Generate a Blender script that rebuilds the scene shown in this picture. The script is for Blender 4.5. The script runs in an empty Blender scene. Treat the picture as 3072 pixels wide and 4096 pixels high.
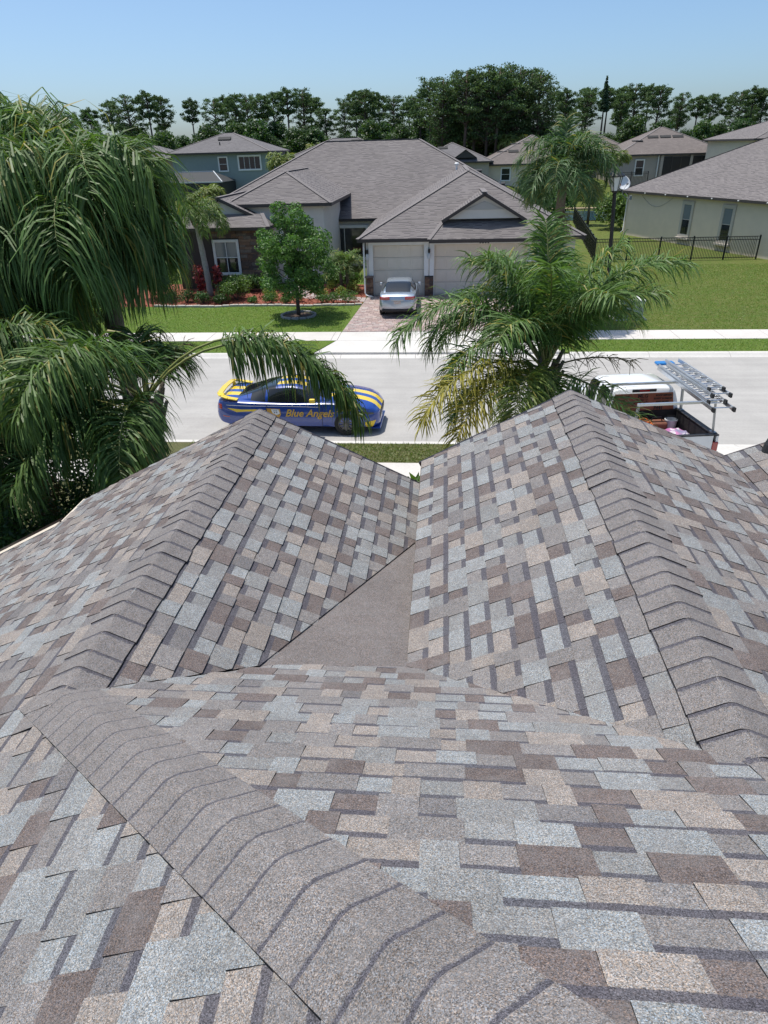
import bpy, bmesh, math, random
import numpy as np
from mathutils import Vector, Matrix
from mathutils.bvhtree import BVHTree
R = math.radians
scene = bpy.context.scene
C = scene.collection
random.seed(7); rng = np.random.default_rng(7)
# ---------------------------------------------------------------- camera
CAM = Vector((0, 0, 7.3)); PITCH, YAW, ROLL = 0.5039, 0.0936, 0.0288
cd = bpy.data.cameras.new('camera'); cam = bpy.data.objects.new('camera', cd); C.objects.link(cam)
cd.sensor_fit = 'VERTICAL'; cd.sensor_height = 36; cd.lens = 2639.7/4096*36; cd.clip_start = .05; cd.clip_end = 4000
cam.matrix_world = Matrix.Translation(CAM) @ Matrix.Rotation(YAW, 4, 'Z') @ Matrix.Rotation(math.pi/2-PITCH, 4, 'X') @ Matrix.Rotation(-ROLL, 4, 'Z')
scene.camera = cam
# ---------------------------------------------------------------- sky and sun
SUN_EL = R(74); SUN_DIR = Vector((-.78, .62, 0)).normalized()      # horizontal direction towards the sun
w = bpy.data.worlds.new('World'); scene.world = w; w.use_nodes = True
nt = w.node_tree; bg = nt.nodes['Background']
sky = nt.nodes.new('ShaderNodeTexSky'); sky.sky_type = 'NISHITA'; sky.sun_disc = False
sky.sun_elevation = SUN_EL; sky.sun_rotation = math.atan2(SUN_DIR.x, SUN_DIR.y)
sky.altitude = 0; sky.air_density = .72; sky.dust_density = 2.0; sky.ozone_density = 10.0
tint = nt.nodes.new('ShaderNodeMix'); tint.data_type = 'RGBA'; tint.blend_type = 'MULTIPLY'; tint.inputs[0].default_value = 1; tint.inputs[7].default_value = (1.02, 1.0, .86, 1)   # slightly milky summer blue, the whole dome
nt.links.new(sky.outputs[0], tint.inputs[6]); nt.links.new(tint.outputs[2], bg.inputs[0]); bg.inputs[1].default_value = .122
sd = bpy.data.lights.new('sun', 'SUN'); so = bpy.data.objects.new('sun', sd); C.objects.link(so)
sd.energy = 2.95; sd.angle = R(.53); sd.color = (1, .955, .88)
sv = Vector((SUN_DIR.x*math.cos(SUN_EL), SUN_DIR.y*math.cos(SUN_EL), math.sin(SUN_EL)))
so.rotation_euler = sv.to_track_quat('Z', 'Y').to_euler(); so.location = (0, 0, 60)
vs = scene.view_settings; vs.view_transform = 'Standard'; vs.look = 'None'; vs.exposure = 0.72; vs.gamma = 1
scene.render.resolution_x = 768; scene.render.resolution_y = 1024
# ---------------------------------------------------------------- helpers
def lin(r, g, b):
    f = lambda c: (c/255/12.92 if c/255 <= .04045 else ((c/255+.055)/1.055)**2.4)
    return (f(r), f(g), f(b))
MATS = {}
def newmat(name):
    m = bpy.data.materials.new(name); m.use_nodes = True; MATS[name] = m
    return m, m.node_tree, m.node_tree.nodes, m.node_tree.nodes['Principled BSDF']
def nd(t, typ, **k):
    n = t.nodes.new(typ)
    for a, v in k.items():
        if a.startswith('i_'): n.inputs[a[2:].replace('_', ' ')].default_value = v
        elif a.startswith('n_'): n.inputs[int(a[2:])].default_value = v
        else: setattr(n, a, v)
    return n
def mixc(t, fac, a, b, mode='MIX'):
    n = t.nodes.new('ShaderNodeMix'); n.data_type = 'RGBA'; n.blend_type = mode
    for i, v in ((0, fac), (6, a), (7, b)):
        if hasattr(v, 'links'): t.links.new(v, n.inputs[i])
        elif i == 0: n.inputs[0].default_value = v
        else: n.inputs[i].default_value = (*v[:3], 1)
    return n.outputs[2]
def ramp(t, src, stops):
    n = t.nodes.new('ShaderNodeValToRGB'); e = n.color_ramp.elements
    while len(e) < len(stops): e.new(.5)
    for x, (p, c) in zip(e, stops):
        x.position = p; x.color = (*c[:3], 1) if hasattr(c, '__len__') else (c, c, c, 1)
    t.links.new(src, n.inputs[0]); return n.outputs[0]
def math_(t, op, a, b=0.0):
    n = t.nodes.new('ShaderNodeMath'); n.operation = op
    for i, v in ((0, a), (1, b)):
        if hasattr(v, 'links'): t.links.new(v, n.inputs[i])
        else: n.inputs[i].default_value = v
    return n.outputs[0]
def coord(t, scale=None, kind='Object'):
    if kind == 'Position': o = t.nodes.new('ShaderNodeNewGeometry').outputs['Position']
    else: o = t.nodes.new('ShaderNodeTexCoord').outputs[kind]
    if scale is None: return o
    m = t.nodes.new('ShaderNodeMapping'); m.inputs['Scale'].default_value = scale; t.links.new(o, m.inputs[0]); return m.outputs[0]
def noise(t, co, scale, detail=4, rough=.6):
    n = nd(t, 'ShaderNodeTexNoise', i_Scale=scale, i_Detail=detail, i_Roughness=rough); t.links.new(co, n.inputs['Vector']); return n
def bump(t, h, b, strength=.3, dist=.02):
    n = nd(t, 'ShaderNodeBump', i_Strength=strength, i_Distance=dist); t.links.new(h, n.inputs['Height']); t.links.new(n.outputs[0], b.inputs['Normal'])
def mat(name, c1, c2=None, scale=8, rough=.7, bs=0, bscale=60, metal=0, spec=.5, coat=0, bd=.01, kind='Object', detail=5):
    """painted or mineral surface: two tones mixed by noise, fine relief"""
    if name in MATS: return MATS[name]
    m, t, N, b = newmat(name)
    b.inputs['Roughness'].default_value = rough; b.inputs['Metallic'].default_value = metal
    b.inputs['Specular IOR Level'].default_value = spec; b.inputs['Coat Weight'].default_value = coat; b.inputs['Coat Roughness'].default_value = .06
    b.inputs['Base Color'].default_value = (*c1, 1)
    co = coord(t, None, kind)
    if c2:
        n = noise(t, co, scale, detail); f = ramp(t, n.outputs[0], [(.32, 0), (.68, 1)])
        t.links.new(mixc(t, f, c1, c2), b.inputs['Base Color'])
    if bs:
        n2 = noise(t, co, bscale, 3); bump(t, n2.outputs[0], b, bs, bd)
    return m
def link(o, parent=None):
    C.objects.link(o)
    if parent is not None: o.parent = parent
    return o
def tag(o, label=None, cat=None, group=None, kind=None):
    if label: o['label'] = label
    if cat: o['category'] = cat
    if group: o['group'] = group
    if kind: o['kind'] = kind
    return o
def thing(name, label, cat, loc=(0, 0, 0), rz=0, group=None, scale=1):
    o = bpy.data.objects.new(name, None); C.objects.link(o); o.location = loc; o.rotation_euler = (0, 0, rz)
    o.empty_display_size = .2
    if scale != 1: o.scale = (scale,)*3
    return tag(o, label, cat, group)
def dup(root, loc=None, rz=None, label=None, group=None, scale=None):
    r = root.copy(); C.objects.link(r)
    if loc is not None: r.location = loc
    if rz is not None: r.rotation_euler = (0, 0, rz)
    if scale is not None: r.scale = scale if hasattr(scale, '__len__') else (scale,)*3
    if label: r['label'] = label
    if group: r['group'] = group
    for ch in list(root.children):
        c = ch.copy(); C.objects.link(c); c.parent = r
        for g in ch.children:
            d = g.copy(); C.objects.link(d); d.parent = c
    return r
class MB:
    """collects polygons; build() links them as one mesh object"""
    def __init__(s): s.v = []; s.f = []; s.m = []; s.col = []; s.uv = []
    def poly(s, pts, m=0, col=None, uv=None):
        i = len(s.v); s.v += [tuple(p) for p in pts]; s.f.append(tuple(range(i, i+len(pts)))); s.m.append(m)
        s.col.append(col); s.uv.append(uv); return s
    def box(s, x0, x1, y0, y1, z0, z1, m=0, M=None, col=None):
        p = [Vector((x, y, z)) for z in (z0, z1) for y in (y0, y1) for x in (x0, x1)]
        if M is not None: p = [M @ q for q in p]
        i = len(s.v); s.v += [tuple(q) for q in p]
        for f in ((0, 2, 3, 1), (4, 5, 7, 6), (0, 1, 5, 4), (2, 6, 7, 3), (0, 4, 6, 2), (1, 3, 7, 5)):
            s.f.append(tuple(i+k for k in f)); s.m.append(m); s.col.append(col); s.uv.append(None)
        return s
    def prism(s, pts, z0, z1, m=0, axis='z'):
        n = len(pts)
        def P(a, b, c): return {'z': (a, b, c), 'y': (a, c, b), 'x': (c, a, b)}[axis]
        i = len(s.v); s.v += [P(a, b, z0) for a, b in pts]+[P(a, b, z1) for a, b in pts]
        fs = [tuple(i+k for k in range(n))[::-1], tuple(i+n+k for k in range(n))]+[(i+k, i+(k+1) % n, i+n+(k+1) % n, i+n+k) for k in range(n)]
        for f in fs: s.f.append(f); s.m.append(m); s.col.append(None); s.uv.append(None)
        return s
    def tube(s, pts, rad, n=8, m=0, cap=True, col=None):
        pts = [Vector(p) for p in pts]; k = len(pts)
        if not hasattr(rad, '__len__'): rad = [rad]*k
        i0 = len(s.v); ref = None
        for j, p in enumerate(pts):
            d = (pts[min(j+1, k-1)]-pts[max(j-1, 0)]).normalized()
            if ref is None: ref = d.orthogonal().normalized()
            ref = (ref-d*ref.dot(d)).normalized(); b = d.cross(ref)
            for q in range(n):
                a = 2*math.pi*q/n; s.v.append(tuple(p+(ref*math.cos(a)+b*math.sin(a))*rad[j]))
        for j in range(k-1):
            for q in range(n):
                a = i0+j*n+q; b2 = i0+j*n+(q+1) % n
                s.f.append((a, b2, b2+n, a+n)); s.m.append(m); s.col.append(col); s.uv.append(None)
        if cap:
            for f in (tuple(range(i0, i0+n))[::-1], tuple(range(i0+(k-1)*n, i0+k*n))):
                s.f.append(f); s.m.append(m); s.col.append(col); s.uv.append(None)
        return s
    def bar(s, a, b, w, h=None, m=0, up=(0, 0, 1)):
        a, b = Vector(a), Vector(b); h = h or w; d = (b-a); L = d.length; d.normalize()
        u = Vector(up); sd_ = d.cross(u)
        if sd_.length < 1e-4: sd_ = d.cross(Vector((1, 0, 0)))
        sd_.normalize(); u = sd_.cross(d)
        M = Matrix((( d.x, sd_.x, u.x, a.x), (d.y, sd_.y, u.y, a.y), (d.z, sd_.z, u.z, a.z), (0, 0, 0, 1)))
        return s.box(0, L, -w/2, w/2, -h/2, h/2, m, M)
    def lathe(s, prof, n=16, m=0, M=None):
        i0 = len(s.v)
        for r, z in prof:
            for q in range(n):
                a = 2*math.pi*q/n; p = Vector((r*math.cos(a), r*math.sin(a), z)); s.v.append(tuple(M @ p if M else p))
        for j in range(len(prof)-1):
            for q in range(n):
                a = i0+j*n+q; b = i0+j*n+(q+1) % n
                s.f.append((a, b, b+n, a+n)); s.m.append(m); s.col.append(None); s.uv.append(None)
        for f in (tuple(range(i0, i0+n))[::-1], tuple(range(i0+(len(prof)-1)*n, i0+len(prof)*n))):
            s.f.append(f); s.m.append(m); s.col.append(None); s.uv.append(None)
        return s
    def build(s, name, mats, parent=None, smooth=False, bevel=0, loc=None):
        me = bpy.data.meshes.new(name); me.from_pydata(s.v, [], s.f)
        for m in (mats if isinstance(mats, (list, tuple)) else [mats]): me.materials.append(m)
        me.polygons.foreach_set('material_index', s.m)
        if smooth: me.polygons.foreach_set('use_smooth', [True]*len(s.f))
        if any(c is not None for c in s.col):
            a = me.color_attributes.new('col', 'FLOAT_COLOR', 'CORNER'); buf = []
            for f, c in zip(s.f, s.col): buf += list(c or (.5, .5, .5, 0))*len(f)
            a.data.foreach_set('color', buf)
        if any(u is not None for u in s.uv):
            l = me.uv_layers.new(name='uv'); buf = []
            for f, u in zip(s.f, s.uv):
                for k in range(len(f)): buf += list(u[k]) if u else [0, 0]
            l.data.foreach_set('uv', buf)
        me.update()
        o = bpy.data.objects.new(name, me)
        if loc is not None: o.location = loc
        if bevel:
            b = o.modifiers.new('bevel', 'BEVEL'); b.width = bevel; b.segments = 2; b.limit_method = 'ANGLE'
        return link(o, parent)
def quads(name, V, mats, parent=None, col=None, nv=4):
    """V: (n,nv,3) array of separate polygons -> one mesh object (fast)"""
    n = len(V); me = bpy.data.meshes.new(name)
    me.vertices.add(n*nv); me.vertices.foreach_set('co', np.ascontiguousarray(V, dtype=np.float32).ravel())
    me.loops.add(n*nv); me.loops.foreach_set('vertex_index', np.arange(n*nv, dtype=np.int32))
    me.polygons.add(n); me.polygons.foreach_set('loop_start', np.arange(0, n*nv, nv, dtype=np.int32))
    me.polygons.foreach_set('loop_total', np.full(n, nv, dtype=np.int32))
    me.materials.append(mats)
    if col is not None:
        a = me.color_attributes.new('col', 'FLOAT_COLOR', 'CORNER')
        c = np.ones((n, nv, 4), dtype=np.float32); c[:, :, :3] = col[:, None, :]; a.data.foreach_set('color', c.ravel())
    me.update(); me.validate()
    o = bpy.data.objects.new(name, me); return link(o, parent)
def setting(o): return tag(o, kind='structure')
# ================================================================ our own roof
GR = {'blue': (.235, .244, .249), 'tan': (.246, .219, .201), 'brown': (.135, .112, .107), 'grey': (.195, .183, .180), 'dgrey': (.155, .147, .149), 'lblue': (.216, .217, .217)}
def granule_mat(name):
    m, t, N, b = newmat(name); b.inputs['Roughness'].default_value = .95; b.inputs['Specular IOR Level'].default_value = .25
    at = t.nodes.new('ShaderNodeVertexColor'); at.layer_name = 'col'
    co = coord(t, None, 'Position')
    vo = nd(t, 'ShaderNodeTexVoronoi', i_Scale=420, feature='F1'); t.links.new(co, vo.inputs['Vector'])
    sp = nd(t, 'ShaderNodeSeparateColor'); t.links.new(vo.outputs['Color'], sp.inputs[0])
    g = ramp(t, sp.outputs[0], [(0, .34), (.22, .62), (.5, 1), (.8, 1.25), (1, 1.95)])
    c = mixc(t, 1, at.outputs[0], g, 'MULTIPLY')
    warm = ramp(t, sp.outputs[1], [(0, (1.16, 1.0, .84)), (.5, (1, 1, 1)), (1, (.86, 1.0, 1.14))])
    c = mixc(t, 1, c, warm, 'MULTIPLY')
    n1 = noise(t, co, 2.3, 4); c = mixc(t, 1, c, ramp(t, n1.outputs[0], [(.3, .9), (.7, 1.1)]), 'MULTIPLY')
    n4 = noise(t, co, 9, 3, .6); c = mixc(t, ramp(t, n4.outputs[0], [(.45, 0), (.75, .4)]), c, (.188, .178, .175))
    n3 = noise(t, co, 26, 4, .7); c = mixc(t, 1, c, ramp(t, n3.outputs[0], [(.3, .88), (.7, 1.1)]), 'MULTIPLY')
    # printed shadow line of the laminate (granule colour, part of the product): alpha carries where on the tab it lies
    n2 = noise(t, co, 60, 2)
    k = math_(t, 'ADD', at.outputs[1], math_(t, 'MULTIPLY', math_(t, 'SUBTRACT', n2.outputs[0], .5), .55))
    f = ramp(t, k, [(.45, 0), (.62, 1)])
    c = mixc(t, math_(t, 'MULTIPLY', f, .86), c, mixc(t, 1, (.072, .07, .086), g, 'MULTIPLY'))
    t.links.new(c, b.inputs['Base Color'])
    bump(t, vo.outputs['Distance'], b, .55, .002)
    return m
M_GR = granule_mat('shingle_granules')
M_ASPH = mat('asphalt_edge', (.018, .017, .018), rough=.9)
def clip(poly, edges):
    for (a, b, c) in edges:                                     # keep a*u+b*v<=c
        out = []
        for i in range(len(poly)):
            p, q = poly[i], poly[(i+1) % len(poly)]; dp, dq = a*p[0]+b*p[1]-c, a*q[0]+b*q[1]-c
            if dp <= 0: out.append(p)
            if (dp < 0 < dq) or (dq < 0 < dp):
                s = dp/(dp-dq); out.append((p[0]+(q[0]-p[0])*s, p[1]+(q[1]-p[1])*s))
        poly = out
        if len(poly) < 3: return []
    return poly
def convex_edges(poly):
    area = sum(poly[i][0]*poly[(i+1) % len(poly)][1]-poly[(i+1) % len(poly)][0]*poly[i][1] for i in range(len(poly)))
    if area < 0: poly = poly[::-1]
    E = []
    for i in range(len(poly)):
        (x0, y0), (x1, y1) = poly[i], poly[(i+1) % len(poly)]; a, b = y1-y0, -(x1-x0); n = math.hypot(a, b)
        if n > 1e-6: E.append((a/n, b/n, (a*x0+b*y0)/n))
    return E
EXPO = .143
PIECES = []
rr = random.Random(11)
def shingle_plane(O, U, V, poly, v0=0.0):
    """O origin, U along the courses, V up the slope; poly convex outline in (u,v)"""
    O, U, V = Vector(O), Vector(U).normalized(), Vector(V).normalized(); Nn = U.cross(V)
    if Nn.z < 0: Nn = -Nn
    E = convex_edges(poly); vs_ = [p[1] for p in poly]; us = [p[0] for p in poly]
    k = math.floor((min(vs_)-v0)/EXPO)
    while v0+k*EXPO < max(vs_):
        va, vb = v0+k*EXPO, v0+(k+1)*EXPO; u = min(us)-rr.uniform(0, .4); tooth = rr.random() < .5; last = None; jit = rr.uniform(-.003, .003)
        while u < max(us):
            wd = rr.choice((.10, .13, .16, .19, .23)) if tooth else rr.choice((.10, .12, .15, .19))
            wd *= rr.uniform(.92, 1.08)
            cn = rr.choices(('blue', 'tan', 'brown', 'grey', 'lblue', 'dgrey'), (20, 20, 21, 24, 10, 5))[0]
            while cn == last: cn = rr.choice(('blue', 'tan', 'brown', 'grey'))
            last = cn
            q = rr.uniform(.91, 1.08); col = tuple(c*q for c in GR[cn])
            va2 = va+jit+(rr.uniform(-.003, .003))
            pl = clip([(u, va2), (u+wd, va2), (u+wd, vb), (u, vb)], E)
            if len(pl) >= 3:
                h0 = .0135 if tooth else .0075
                band = (not tooth) or rr.random() < .2
                ms = []                                          # list of (polygon, alpha at each vertex)
                if band:
                    vm = va+EXPO*.66; vn = va+EXPO*.76
                    lo = clip(pl, [(0, 1, vm)]); hi = clip(pl, [(0, -1, -vm), (0, 1, vn)]); h2 = clip(pl, [(0, -1, -vn)])
                    if len(lo) >= 3: ms.append((lo, [0.0 if p[1] < vm-1e-4 else .06 for p in lo]))
                    if len(hi) >= 3: ms.append((hi, [.06+.94*min(1, max(0, p[1]-vm)/(vn-vm)) for p in hi]))
                    if len(h2) >= 3: ms.append((h2, [1.0]*len(h2)))
                else: ms.append((pl, [0.0]*len(pl)))
                PIECES.append((O, U, V, Nn, pl, ms, va, vb, h0, col))
            u += wd; tooth = not tooth
        k += 1
def piece_mesh(pc, V_, F_, MI, CO):
    O, U, V, Nn, pl, ms, va, vb, h0, col = pc
    def P(p, dz=None):
        h = h0*(1-(p[1]-va)/(vb-va)*.86)+.001 if dz is None else dz
        return O+U*p[0]+V*p[1]+Nn*h
    for poly, al in ms:
        pts = [P(p) for p in poly]
        if len(pts) >= 3 and (pts[1]-pts[0]).cross(pts[2]-pts[1]).dot(Nn) < 0: pts, al = pts[::-1], al[::-1]
        i = len(V_); V_ += [tuple(p) for p in pts]; F_.append(tuple(range(i, i+len(pts)))); MI.append(0); CO.append([(*col, a) for a in al])
    for i in range(len(pl)):
        a, b = pl[i], pl[(i+1) % len(pl)]
        if a[1] > vb-.002 and b[1] > vb-.002: continue
        j = len(V_); V_ += [tuple(P(a)), tuple(P(b)), tuple(P(b, -.004)), tuple(P(a, -.004))]
        F_.append((j, j+1, j+2, j+3)); MI.append(1); CO.append([(.02, .02, .02, 0)]*4)
def flush_mesh(name, V_, F_, MI, CO, parent):
    me = bpy.data.meshes.new(name); me.from_pydata(V_, [], F_); me.materials.append(M_GR); me.materials.append(M_ASPH)
    me.polygons.foreach_set('material_index', MI)
    a = me.color_attributes.new('col', 'FLOAT_COLOR', 'CORNER'); a.data.foreach_set('color', [x for f in CO for c in f for x in c])
    me.update(); o = bpy.data.objects.new(name, me); return link(o, parent)
# roof geometry (world metres; camera stands at 0,0,7.3)
Z0 = 7.3
XL, ZL, SL = -1.852, Z0-2.337, .501           # ridge of the left gable
XR, ZR, SR = 1.218, Z0-2.047, .534            # ridge of the right gable, slope of its left side
SR2 = .42
FA, FS = Z0-1.02, .575                        # main front slope: z = FA - FS*y
RAKE_L, RAKE_R, RAKE_L2 = 6.337, 6.09, 5.80
XE, ZE = -.17, ZR-SR*(XR+.17)                 # low edge of the right gable's left side
XW = -6.6                                     # far left eave
YB = -.75                                     # main ridge behind the camera
def yF(z): return (FA-z)/FS
YJL, YJR = yF(ZL), yF(ZR)
house = thing('house', 'house with multicoloured grey, tan and brown laminate shingles seen from on top of its roof', 'house')
def unit(*a): return Vector(a).normalized()
def to_uv(O, U, V, pts): return [((Vector(p)-O).dot(U), (Vector(p)-O).dot(V)) for p in pts]
DECK = MB()
def plane(O, U, V, pts, v0=0.0):
    O = Vector(O); U = Vector(U).normalized(); V = Vector(V).normalized()
    shingle_plane(O, U, V, to_uv(O, U, V, pts), v0)
    Nn = U.cross(V); Nn = Nn if Nn.z > 0 else -Nn
    pp = [Vector(p)-Nn*.006 for p in pts]
    if (pp[1]-pp[0]).cross(pp[2]-pp[1]).dot(Nn) < 0: pp = pp[::-1]
    DECK.poly(pp, 0); DECK.poly([p-Nn*.14 for p in pp[::-1]], 1)
    for i in range(len(pp)):
        a, b = pp[i], pp[(i+1) % len(pp)]; DECK.poly([a, a-Nn*.14, b-Nn*.14, b], 1)
zl = lambda x: ZL-SL*abs(x-XL)
zrl = lambda x: ZR-SR*(XR-x)
zrr = lambda x: ZR-SR2*(x-XR)
zf = lambda y: FA-FS*y
# hip between the left side and the front slope: ZL+SL*(x-XL) = FA-FS*y
xhip = lambda y: XL+(FA-FS*y-ZL)/SL
xt = xhip(YB)
# left side, split in convex fields
cl = math.atan(SL); VLs = (math.cos(cl), 0, math.sin(cl))
OLs = (XW, 0, zl(XW))
for pts in ([(-4.0, YJL, zl(-4.0)), (XL, YJL, ZL), (XL, RAKE_L, ZL), (-4.0, RAKE_L, zl(-4.0))],
            [(XW, YJL, zl(XW)), (-4.0, YJL, zl(-4)), (-4.0, RAKE_L2, zl(-4)), (XW, RAKE_L2, zl(XW))],
            [(XW, YB, zl(XW)), (xt, YB, zf(YB)), (XL, YJL, ZL), (XW, YJL, zl(XW))]):
    plane(OLs, (0, 1, 0), VLs, pts)
# left gable, right side (runs under the right gable's eave)
XV = -.16
# valley with the front slope: ZL-SL*(x-XL) = zf(y)
yv = lambda x: yF(zl(x))
plane((XV, 0, zl(XV)), (0, 1, 0), (-math.cos(cl), 0, math.sin(cl)), [(XL, YJL, ZL), (XV, yv(XV), zl(XV)), (XV, RAKE_L, zl(XV)), (XL, RAKE_L, ZL)], v0=.02)
# right gable, left side
cr_ = math.atan(SR); yvr = lambda x: yF(zrl(x))
plane((XE, 0, ZE), (0, 1, 0), (math.cos(cr_), 0, math.sin(cr_)), [(XR, YJR, ZR), (XE, yvr(XE), ZE), (XE, RAKE_R, ZE), (XR, RAKE_R, ZR)])
# right gable, right side
XQ = 2.72; c2 = math.atan(SR2); yvq = yF(zrr(XQ))
plane((XQ, 0, zrr(XQ)), (0, 1, 0), (-math.cos(c2), 0, math.sin(c2)), [(XR, YJR, ZR), (XQ, yvq, zrr(XQ)), (XQ, RAKE_R, zrr(XQ)), (XR, RAKE_R, ZR)], v0=.05)
# third gable further right, its left side rises to the right
S3 = .40; z3 = lambda x: zrr(XQ)+.0+S3*(x-XQ); c3 = math.atan(S3); X3 = 5.2
plane((XQ, 0, z3(XQ)), (0, 1, 0), (math.cos(c3), 0, math.sin(c3)), [(XQ, yF(z3(XQ)), z3(XQ)), (X3, yF(z3(X3)), z3(X3)), (X3, RAKE_R-.05, z3(X3)), (XQ, RAKE_R-.05, z3(XQ))], v0=.04)
plane((X3*2-XQ, 0, z3(XQ)), (0, 1, 0), (-math.cos(c3), 0, math.sin(c3)), [(X3, yF(z3(X3)), z3(X3)), (X3*2-XQ, yF(z3(XQ)), z3(XQ)), (X3*2-XQ, RAKE_R-.05, z3(XQ)), (X3, RAKE_R-.05, z3(X3))])
# main front slope
cf = math.atan(FS); VF = (0, -math.cos(cf), math.sin(cf)); YC = 3.06
OF = (0, YC+.2, zf(YC+.2))
yh = yF(ZL+SL*(XR-XL))
plane(OF, (1, 0, 0), VF, [(XR, yh, zf(yh)), (XR, YJR, ZR), (XE, yvr(XE), zf(yvr(XE))), (-.96, YC-.06, zf(YC-.06)), (XL, YJL, ZL)])
plane(OF, (1, 0, 0), VF, [(XR, yh, zf(yh)), (xt, YB, zf(YB)), (X3, YB, zf(YB)), (X3, yF(z3(X3)), z3(X3)), (XQ, yvq, zrr(XQ)), (XR, YJR, ZR)])
DECK.poly([(X3, YB, zf(YB)), (9, YB, zf(YB)), (9, .2, zf(.2)), (X3, yF(z3(X3)), z3(X3))], 0)
# back slope of the main roof, behind the camera
DECK.poly([(xt, YB, zf(YB)), (9, YB, zf(YB)), (9, -9, 3.0), (XW, -9, 3.0), (XW, YB, zl(XW))][::-1], 1)
DECK.box(XW+.3, 8.8, -8.8, YB-.05, .1, 3.0, 1)
M_UNDER = mat('roof_underside', (.10, .085, .075), rough=.9)
roof = DECK.build('roof', [M_UNDER, M_UNDER], house)
# cricket: plain mineral cap sheet between the gables
CK = MB(); kc = (.150, .134, .130, 0)
cp = [Vector((-1.06, 2.97, zl(-1.06)+.004)), Vector((XE+.01, yvr(XE), ZE+.006)), Vector((XE+.012, 5.22, zl(XE)+.012))]
nn = 14
for i in range(nn):
    for j in range(nn-i):
        g_ = lambda a, b: cp[0]+(cp[1]-cp[0])*(a/nn)+(cp[2]-cp[0])*(b/nn)+Vector((0, 0, .012*math.sin(math.pi*min(1, (a+b)/nn))*math.sin(a*.9)*.4))
        CK.poly([g_(i, j), g_(i+1, j), g_(i, j+1)], 0, kc)
        if i+j < nn-1: CK.poly([g_(i+1, j), g_(i+1, j+1), g_(i, j+1)], 0, kc)
CK.poly([cp[0]+Vector((0, 0, .012)), cp[2]+Vector((0, 0, .012)), cp[2]-Vector((.03, 0, .02)), cp[0]-Vector((.03, 0, .02))], 1)
tag(CK.build('cricket_sheet', [M_GR, M_ASPH], house, smooth=False), 'plain brown grey mineral sheet in the valley between the gables')
# woven skirts where the front slope turns up into the gables
PIECES_ALL = PIECES
def score(pc):
    O, U, V, Nn, pl = pc[:5]; cx = sum(p[0] for p in pl)/len(pl); cy = sum(p[1] for p in pl)/len(pl)
    P = O+U*cx+V*cy; d = P-CAM; L = d.length
    q = cam.matrix_world.inverted() @ P
    if q.z > -.1: return 0
    u, v = -q.x/q.z*cd.lens/36, -q.y/q.z*cd.lens/36
    if abs(u) > .395 or abs(v) > .52: return 0
    A = abs(sum(pl[i][0]*pl[(i+1) % len(pl)][1]-pl[(i+1) % len(pl)][0]*pl[i][1] for i in range(len(pl))))/2
    return A*abs(d.normalized().dot(Nn))/L**2
PIECES.sort(key=score, reverse=True)
for pc in PIECES[:300]:
    V_, F_, MI, CO = [], [], [], []; piece_mesh(pc, V_, F_, MI, CO); flush_mesh('shingle', V_, F_, MI, CO, roof)
V_, F_, MI, CO = [], [], [], []
for pc in PIECES[300:]: piece_mesh(pc, V_, F_, MI, CO)
tag(flush_mesh('shingle_field', V_, F_, MI, CO, roof), kind='stuff')
# ridge and hip caps
CAPC = (.182, .168, .164)
def cap(P0, P1, dl, dr, w, butt_far, crest_up, rnd=.03, lift=.004, band=.75):
    """one bent cap shingle between ridge points P0 (far) and P1 (near); dl, dr: unit vectors down the two slopes"""
    V_, F_, MI, CO = [], [], [], []
    ax = (P1-P0); up = Vector(crest_up)
    def prof(P, h):
        a, b = P+dl*rnd*1.25, P+dr*rnd*1.25; pts = [P+dl*w, P+dl*(rnd*1.25+.012)]
        for k in range(11):
            s = k/10; pts.append(a*(1-s)**2+P*2*s*(1-s)+b*s*s)
        pts += [P+dr*(rnd*1.25+.012), P+dr*w]
        nl = ax.cross(dl).normalized(); nl = nl if nl.dot(up) > 0 else -nl
        nr = ax.cross(dr).normalized(); nr = nr if nr.dot(up) > 0 else -nr
        out = []
        for k, p in enumerate(pts):
            s = k/(len(pts)-1); n_ = (nl*(1-s)+nr*s).normalized(); out.append(p+n_*(h+.0115+lift*math.sin(math.pi*s)**2))
        return out
    cq = rr.uniform(.95, 1.06); cc = tuple(c*cq for c in CAPC)
    hi, lo = .0068, .0033
    rows = []
    for s, a in ((0, band), (.14, band*.9), (.34, .05), (1, 0)):       # s: from the band end to the butt
        t_ = (1-s) if butt_far else s
        P = P0+ax*t_; h = lo+(hi-lo)*s
        i = len(V_); pr = prof(P, h); V_ += [tuple(p) for p in pr]; rows.append((i, len(pr), a))
    for (i, n_, a0), (j, _, a1) in zip(rows, rows[1:]):
        for k in range(n_-1): F_.append((i+k, i+k+1, j+k+1, j+k)); MI.append(0); CO.append([(*cc, a0), (*cc, a0), (*cc, a1), (*cc, a1)])
    for (i, n_, a) in (rows[-1],):                                # butt edge
        j = len(V_); V_ += [tuple(Vector(V_[i+k])-up*.009) for k in range(n_)]
        for k in range(n_-1): F_.append((i+k, i+k+1, j+k+1, j+k)); MI.append(1); CO.append([(.02, .02, .02, 0)]*4)
    for e in (0, -1):                                             # side edges
        idx = [r[0]+(0 if e == 0 else r[1]-1) for r in rows]; j = len(V_); V_ += [tuple(Vector(V_[q])-up*.014) for q in idx]
        for k in range(len(idx)-1): F_.append((idx[k], idx[k+1], j+k+1, j+k)); MI.append(1); CO.append([(.02, .02, .02, 0)]*4)
    o = flush_mesh('ridge_cap', V_, F_, MI, CO, roof)
    return o
def jit(v, a=.011): return v+Vector((rr.uniform(-a, a), 0, 0))
y = RAKE_L+.02; k = 0
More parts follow.
